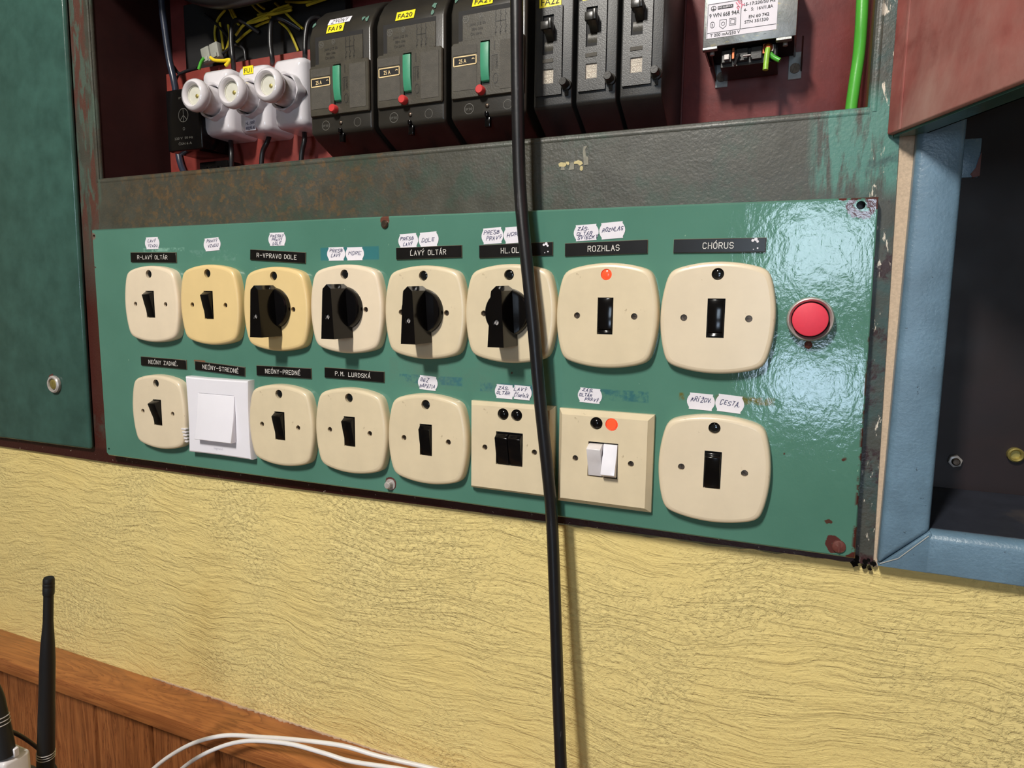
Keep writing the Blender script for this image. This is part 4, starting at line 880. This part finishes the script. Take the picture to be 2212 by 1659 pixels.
# dark loom of cables at the very top left, shading the interior
lm = thing('cable_loom', 'thick black loom of cables across the top left of the compartment', 'cable', (0, 0, 0))
for k, (v0, y0) in enumerate(((0, .06), (-30, .075), (-60, .05), (-50, .095), (-15, .10))):
    obj('loom_cable', M().tube([A(362 + 12 * k, v0 - 70, y0), A(400, v0 - 26, y0), A(470, v0 - 6, y0 + .005), A(560, v0 - 22, y0 + .008), A(690, v0 - 60, y0 + .01), A(800, v0 - 95, y0 + .01)], .0115, 12), MAT['wireblack'], lm)
tag(obj('shade_backing', M().box(-.405, -.172, .112, .122, .262, .346), MAT['pit'], None, .001, 1), 'added dark shade duct behind the tangle of yellow wires', 'backing')  # added black board, stands in for the shaded void behind the wires
# earth cable at the right
wire('earth_cable', [A(1867, -80, .060), A(1863, 0, .060), A(1860, 60, .060), A(1855, 120, .062), A(1847, 175, .062), A(1838, 240, .062), A(1834, 300, .062)], .0041, MAT['wiregreen'], 'thick green cable at the right end of the compartment', 'cable', seg=16)

# ------------------------------------------------------------------ bell transformer
t = thing('transformer', 'small galvanised transformer with a printed white label on the red back wall', 'transformer', (.2365, .124, .2045))
x0, x1 = -.0345, .0343
sl = M().box(x0, x1, -.049, -.0475, .0, .055).box(x0, x0 + .0015, -.0475, -.002, 0, .055).box(x1 - .0015, x1, -.0475, -.002, 0, .055)
obj('metal_sleeve', sl, MAT['zinc'], t, .0005, 2)
obj('coil_core', M().box(x0 + .002, x1 - .002, -.047, -.003, .001, .055), MAT['pit'], t)
for sx in (-1, 1):
    cx = -.0238 if sx < 0 else .0345
    fx = -.0290 if sx < 0 else .0258
    tb = obj('mounting_tab', M().box(cx - .0052, cx + .0052, -.0015, 0, -.0175, .004), MAT['tab'], t, .0004, 1)
    obj('screw', screwhead(M(), cx, -.0092, .0040, -.0035, 70), MAT['dsteel'], tb)
    obj('fold_edge', M().box(fx - .0058, fx + .0058, -.0490, -.0440, -.0022, .0002), MAT['zinc'], t, .0004, 1)
    obj('rivet', M().lathe_z([(.0018, -.0036), (.0018, -.0010)], fx + .001, -.040, 12), MAT['steel'], t)
    obj('bracket', M().prism_x([(-.046, .0), (-.004, .0), (-.002, -.012), (-.006, -.010), (-.040, -.0018)], cx - .0006 + sx * .0048, cx + .0006 + sx * .0048), MAT['bkgloss'], t)
tb = obj('terminal_housing', M().box(-.0215, .0215, -.036, -.004, -.0130, .0).box(-.0205, -.0130, -.040, -.036, -.0105, -.001).box(-.0095, -.0005, -.040, -.036, -.0105, -.001).box(.0015, .0100, -.040, -.036, -.0105, -.001).box(.0130, .0205, -.040, -.036, -.0105, -.001), MAT['bkgloss'], t, .0004, 1)
cs = M().box(-.0124, -.0108, -.0415, -.036, -.0085, -.0005).box(.0106, .0122, -.0415, -.036, -.0075, -.0005)
obj('copper_strip', cs, MAT['copper'], t)
obj('terminal_clamp', M().box(-.0185, -.0145, -.0425, -.040, -.0090, -.0050).box(-.0040, .0020, -.0435, -.0415, -.0085, -.0075).box(.0165, .0185, -.0425, -.040, -.0070, -.0020), MAT['steel'], t, .0003, 1)
obj('copper_coil', M().lathe([(.0036, -.0400), (.0036, -.0430), (.0022, -.0440), (.0014, -.0430)], .0145, -.0040, 16), MAT['copper'], t)
obj('wire_stub', M().tube([(.0145, -.0430, -.0050), (.0140, -.0440, -.0100), (.0135, -.0450, -.0215)], .0021, 12, 3), MAT['wirelime'], t)
obj('wire_stub', M().tube([(.0160, -.0410, -.0085), (.0190, -.0410, -.0115), (.0235, -.0415, -.0145)], .0019, 12, 3), MAT['wiregreen'], t)
obj('wire_stub', M().tube([(-.0070, -.0420, -.0060), (-.0085, -.0425, -.0095), (-.0100, -.0430, -.0145)], .0012, 8, 3), MAT['wireblack'], t)
lx0, lx1, lz0, lz1 = -.0322, .0200, .0062, .0326; yl_ = -.0493
lb = obj('printed_label', M().box(lx0, lx1, yl_, -.049, lz0, lz1), MAT['label'], t)
yt = yl_ - .0002
pr = typeset(M(), '9 WN 668 94A', lx0 + .0018, .0216, .0043, yt, .012, .0228)
typeset(pr, '15-17:230/50 Hz', -.0046, .0268, .0032, yt, .012, .0228); typeset(pr, '4-   5:  16V/1,8A', -.0046, .0226, .0032, yt, .012, .0214)
typeset(pr, 'EN 60 742', -.0006, .0172, .0032, yt, .012, .0148); typeset(pr, 'STN 351330', -.0036, .0136, .0032, yt, .012, .0174); typeset(pr, 'T 200 mA/250 V', lx0 + .0030, .0072, .0031, yt, .012, .0226)
line(pr, lx0 + .0006, .0102, lx1 - .0004, .0102, .0003, yt); line(pr, -.0066, .0102, -.0066, .0318, .0004, yt); line(pr, lx0 + .0006, .0066, lx0 + .0006, .0318, .0003, yt); line(pr, lx0 + .0006, .0318, lx1 - .0004, .0318, .0003, yt)
ringmark(pr, -.0274, .0284, .0020, .0004, yt); line(pr, -.0274, .0266, -.0274, .0296, .0004, yt); line(pr, -.0288, .0278, -.0260, .0278, .0004, yt)
pr.box(-.0242, -.0126, yt - .0001, yt, .0272, .0296)
ringmark(pr, -.0278, .0162, .0024, .0004, yt, .75); typeset(pr, 'S', -.0284, .0152, .0026, yt, .01)
for a in ((-.0222, .0190, -.0172, .0190), (-.0172, .0190, -.0172, .0143), (-.0172, .0143, -.0197, .0122), (-.0197, .0122, -.0222, .0143), (-.0222, .0143, -.0222, .0190),
          (-.0149, .0190, -.0101, .0190), (-.0101, .0190, -.0101, .0140), (-.0101, .0140, -.0149, .0140), (-.0149, .0140, -.0149, .0190), (-.0140, .0181, -.0110, .0181), (-.0110, .0181, -.0110, .0149), (-.0110, .0149, -.0140, .0149), (-.0140, .0149, -.0140, .0181)): line(pr, *a, .0003, yt)
ringmark(pr, -.0197, .0160, .0014, .0003, yt)
obj('label_print', pr, MAT['print'], lb)
obj('white_print', typeset(M(), 'EVE KUBRICA', -.0236, .0277, .0019, yt - .0002, .01, .0104), MAT['label'], lb)
rs = M(); q = typeset(M(), 'JE', 0, 0, .0042, 0, .01, .0050); ca, sa = math.cos(.6), math.sin(.6)
rs.add([(-.0100 + v[0] * ca - v[2] * sa, yt - .0001, .0274 + v[0] * sa + v[2] * ca) for v in q.v], q.f); q = typeset(M(), 'PA', 0, 0, .0042, 0, .01, .0060)
rs.add([(-.0085 + v[0] * ca - v[2] * sa, yt - .0001, .0242 + v[0] * sa + v[2] * ca) for v in q.v], q.f); obj('red_stamp', rs, MAT['redink'], lb)

# ------------------------------------------------------------------ blue cabinet on the right
bc = thing('blue_cabinet', 'blue-grey steel cabinet recessed in the wall right of the green panel', 'cabinet')
XL0, XL1 = .3443, .3478                                # left edge leans a little
post = M()
post.prism_y([(.3458, -.1812), (.3752, -.1524), (.3752, .62), (.3530, .62), (.3468, -.04)], .014, .034)
obj('side_post', post, MAT['blue'], bc, .0040, 4)
sill = M().prism_x([(.034, -.1817), (.014, -.1817), (.014, -.1574), (.0165, -.1539), (.0200, -.1524), (.0250, -.1524), (.0250, -.1574), (.034, -.1574)], .3752 - .0005, .81)
sl_ = obj('sill', sill, MAT['blue'], bc, .0012, 3)
obj('sill_top', M().prism_x([(.0240, -.1540), (.0240, -.1522), (.1245, -.1465), (.1245, -.1500)], .3750, .80), MAT['sill'], bc, .0004, 1)
# corner mitre wedge
obj('corner_mitre', M().prism_y([(.3458, -.1818), (.3764, -.1818), (.3764, -.1536), (.3752, -.1522)], .0144, .03), MAT['blue'], bc, .0008, 2)
seam = M(); line(seam, .3468, -.1795, .3576, -.1740, .0007, .0138); line(seam, .3576, -.1740, .3745, -.1552, .0006, .0138); obj('weld_seam', seam, simple('pale_weld_line', (176, 178, 174), .6), bc)
inn = M().box(.3740, .3752, .03, .125, -.1540, .62)
obj('inner_side', inn, MAT['blue'], bc)
obj('side_post', M().box(.80, .829, .014, .034, -.1817, .70), MAT['blue'], bc, .004, 3)
obj('inner_side', M().box(.80, .8012, .03, .125, -.154, .62), MAT['blue'], bc)
obj('header', M().box(.353, .80, .014, .034, .62, .70).box(.374, .80, .034, .125, .62, .6215), MAT['blue'], bc, .002, 2)
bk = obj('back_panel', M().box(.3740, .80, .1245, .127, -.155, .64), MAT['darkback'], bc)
c1 = A(2062, 995, .1230); c2 = A(2193, 982, .1230)
def hexnut(mb, cx, cz, r, y0, y1): return mb.prism_y([(cx + r * math.cos(math.radians(60 * k + 15)), cz + r * math.sin(math.radians(60 * k + 15))) for k in range(6)], y0, y1)
nn_ = obj('nut', hexnut(M(), c1[0], c1[2], .0052, .1195, .1245), MAT['steel'], bc, .0006, 2); obj('bolt_end', M().lathe([(.0030, .1195), (.0030, .1175), (.0022, .1168)], c1[0], c1[2], 20), MAT['dsteel'], bc)
obj('bushing', M().lathe([(.0056, .1245), (.0056, .1205), (.0046, .1195), (.0036, .1205), (.0036, .1240)], c2[0], c2[2], 28), MAT['brass'], bc)
tb0 = A(2088, 300, .05); tb1 = A(2114, 382, .05)
obj('hinge_tab', M().box(tb0[0] - .014, tb1[0], .050, .053, tb1[2], tb0[2]), MAT['blue'], bc, .0006, 2)
obj('rust_edge', M().prism_y([(tb1[0] + .0004, tb1[2] + .0005), (tb1[0] + .0003, tb1[2] + .0165), (tb1[0] - .0010, tb1[2] + .0120), (tb1[0] - .0022, tb1[2] + .0060), (tb1[0] - .0050, tb1[2] + .0020), (tb1[0] - .0035, tb1[2] - .0002)], .0494, .0535), MAT['rust'], bc)
# sandy filler in the gap between the two cabinets
gp = M().prism_y([(.3425, -.186), (.3470, -.186), (.3478, -.04), (.3545, .62), (.3320, .62), (.3390, .0)], .0240, .0262)
struct('trim_3', gp, MAT['caulk'])
bl = M()
random.seed(12)
for k in range(14):
    x, z = .3385 + random.uniform(-.007, .008), -.1835 + random.uniform(-.004, .004); r_ = random.uniform(.0010, .0026)
    bl.prism_y([(x + r_ * random.uniform(.5, 1.2) * math.cos(a), z + r_ * random.uniform(.5, 1.2) * math.sin(a)) for a in [i * .9 for i in range(7)]], .0212 - random.uniform(0, .001), .034)
obj('tar_drip', bl, MAT['black'], ff)

# ------------------------------------------------------------------ hanging cable
pts = [(1113, -160, -.008), (1116, 0, -.008), (1118, 200, -.0075), (1123, 400, -.008), (1137, 560, -.0125), (1152, 700, -.0135), (1165, 850, -.012), (1181, 1000, -.0095), (1192, 1120, -.0065), (1199, 1300, -.0105), (1205, 1480, -.0155), (1212, 1659, -.022), (1222, 1850, -.030)]
wire('hanging_cable', [A(u, v, y) for u, v, y in pts], .0050, MAT['cable'], 'thick black cable hanging down in front of the breakers, switches and yellow wall', 'cable', seg=20)

# ------------------------------------------------------------------ antennas, leads
def antenna(top, bot, label, k=1.0):
    P = Vector(top); Q = Vector(bot); L_ = (P - Q).length
    t = bpy.data.objects.new('antenna', None); C.objects.link(t); tag(t, label, 'antenna', 'black rubber antennas'); t.location = (Q.x, Q.y, Q.z + H)
    t.rotation_mode = 'QUATERNION'; t.rotation_quaternion = Vector((0, 0, 1)).rotation_difference(P - Q)
    T_ = L_
    obj('rod', M().lathe_z([(.0080 * k, 0), (.0082 * k, T_ * .12), (.0078 * k, T_ * .34), (.0074 * k, T_ * .42), (.0070 * k, T_ * .62), (.0062 * k, T_ * .70), (.0052 * k, T_ * .76), (.0046 * k, T_ * .80), (.0044 * k, T_ * .93)], 0, 0, 32), MAT['rubber'], t)
    obj('tip', M().lathe_z([(.0050 * k, T_ * .925), (.0052 * k, T_ * .93), (.0052 * k, T_ * .960), (.0050 * k, T_ * .962), (.0052 * k, T_ * .964), (.0052 * k, T_ * .975), (.0050 * k, T_ * .977), (.0052 * k, T_ * .979), (.0051 * k, T_ * .992), (.0044 * k, T_), (.0010 * k, T_ * 1.0)], 0, 0, 32), MAT['rubber'], t)
    return t, T_
top = A(105.5, 1248, -.189); b1 = A(98, 1700, -.189); zt = -.50
b1 = (b1[0], b1[1], b1[2])
t, T_ = antenna(top, b1, 'tall black rubber antenna standing in front of the wood panelling', .76)
for zz in (.187, .180, .173): pass
u_ = (1700 - 1625) / 452.0
for f_ in (u_ + .012, u_, u_ - .012): obj('silver_ring', M().lathe_z([(.0062, T_ * f_ - .0004), (.0066, T_ * f_), (.0062, T_ * f_ + .0004)], 0, 0, 32), MAT['steel'], t)
p2t = A(-22, 1440, -.2175); p2b = A(12, 1632, -.2175)
t, T_ = antenna(p2t, p2b, 'black rubber antenna cut by the left edge, above a white plug', .84)
for f_ in (.36, .40, .44): obj('silver_ring', M().lathe_z([(.0065, T_ * f_ - .0004), (.0069, T_ * f_), (.0065, T_ * f_ + .0004)], 0, 0, 32), MAT['steel'], t)
dk = -.62
pb = p2b
t = thing('power_adapter', 'white plastic adapter at the lower left corner, under the cut off antenna', 'adapter', (pb[0] - .004, pb[1] + .004, pb[2] - .035))
obj('body', M().box(-.016, .0110, -.010, .010, -.060, .0335), MAT['dwhite'], t, .003, 3)
obj('clip', M().box(.007, .0112, -.002, .002, .0335, .0405), MAT['dwhite'], t, .0006, 1)
wire('antenna_lead', [A(-12, 1572, -.205), A(14, 1577, -.202), A(45, 1590, -.190), A(80, 1615, -.172), A(110, 1645, -.166), A(128, 1680, -.165), A(140, 1730, -.165)], .0016, MAT['rubber'], 'thin black lead arching behind the tall antenna', 'cable')
GW = 'white cables lying on the rail'
wy = lambda l: [A(u, v, y) for u, v, y in l]
wire('white_cable', wy([(250, 1740, -.05), (330, 1662, -.045), (380, 1625, -.040), (430, 1601, -.034), (490, 1588.5, -.028), (560, 1592, -.024), (640, 1598, -.020), (740, 1611, -.014), (820, 1634, -.006), (930, 1659, .006), (1010, 1680, .012)]), .0022, MAT['whitecable'], 'upper white cable arching over the wooden rail', 'cable', GW)
wire('white_cable', wy([(330, 1720, -.05), (400, 1655, -.045), (460, 1620, -.040), (530, 1601, -.035), (620, 1606, -.03), (700, 1627, -.026), (760, 1645, -.022), (880, 1664, -.014), (980, 1690, -.008)]), .0021, MAT['whitecable'], 'lower white cable arching over the wooden rail', 'cable', GW)
# desk below the frame that carries the radio gear
t = thing('desk', 'wooden desk below the photo carrying the radio receivers', 'desk', (-.2, -.30, -.70))
obj('desk_top', M().box(-.9, .9, -.28, .28, -.025, 0), MAT['desk'], t, .002)
for sx in (-.85, .85):
    for sy in (-.24, .24): obj('leg', M().box(sx - .025, sx + .025, sy - .025, sy + .025, -(H - .70), -.025), MAT['desk'], t, .002)
t = thing('radio_receiver', 'black radio receiver on the desk under the antennas', 'receiver', (b1[0] - .03, b1[1], -.70))
zr = b1[2] + .70
obj('case', M().box(-.07, .06, -.05, .014, 0, zr), MAT['rubber'], t, .004)
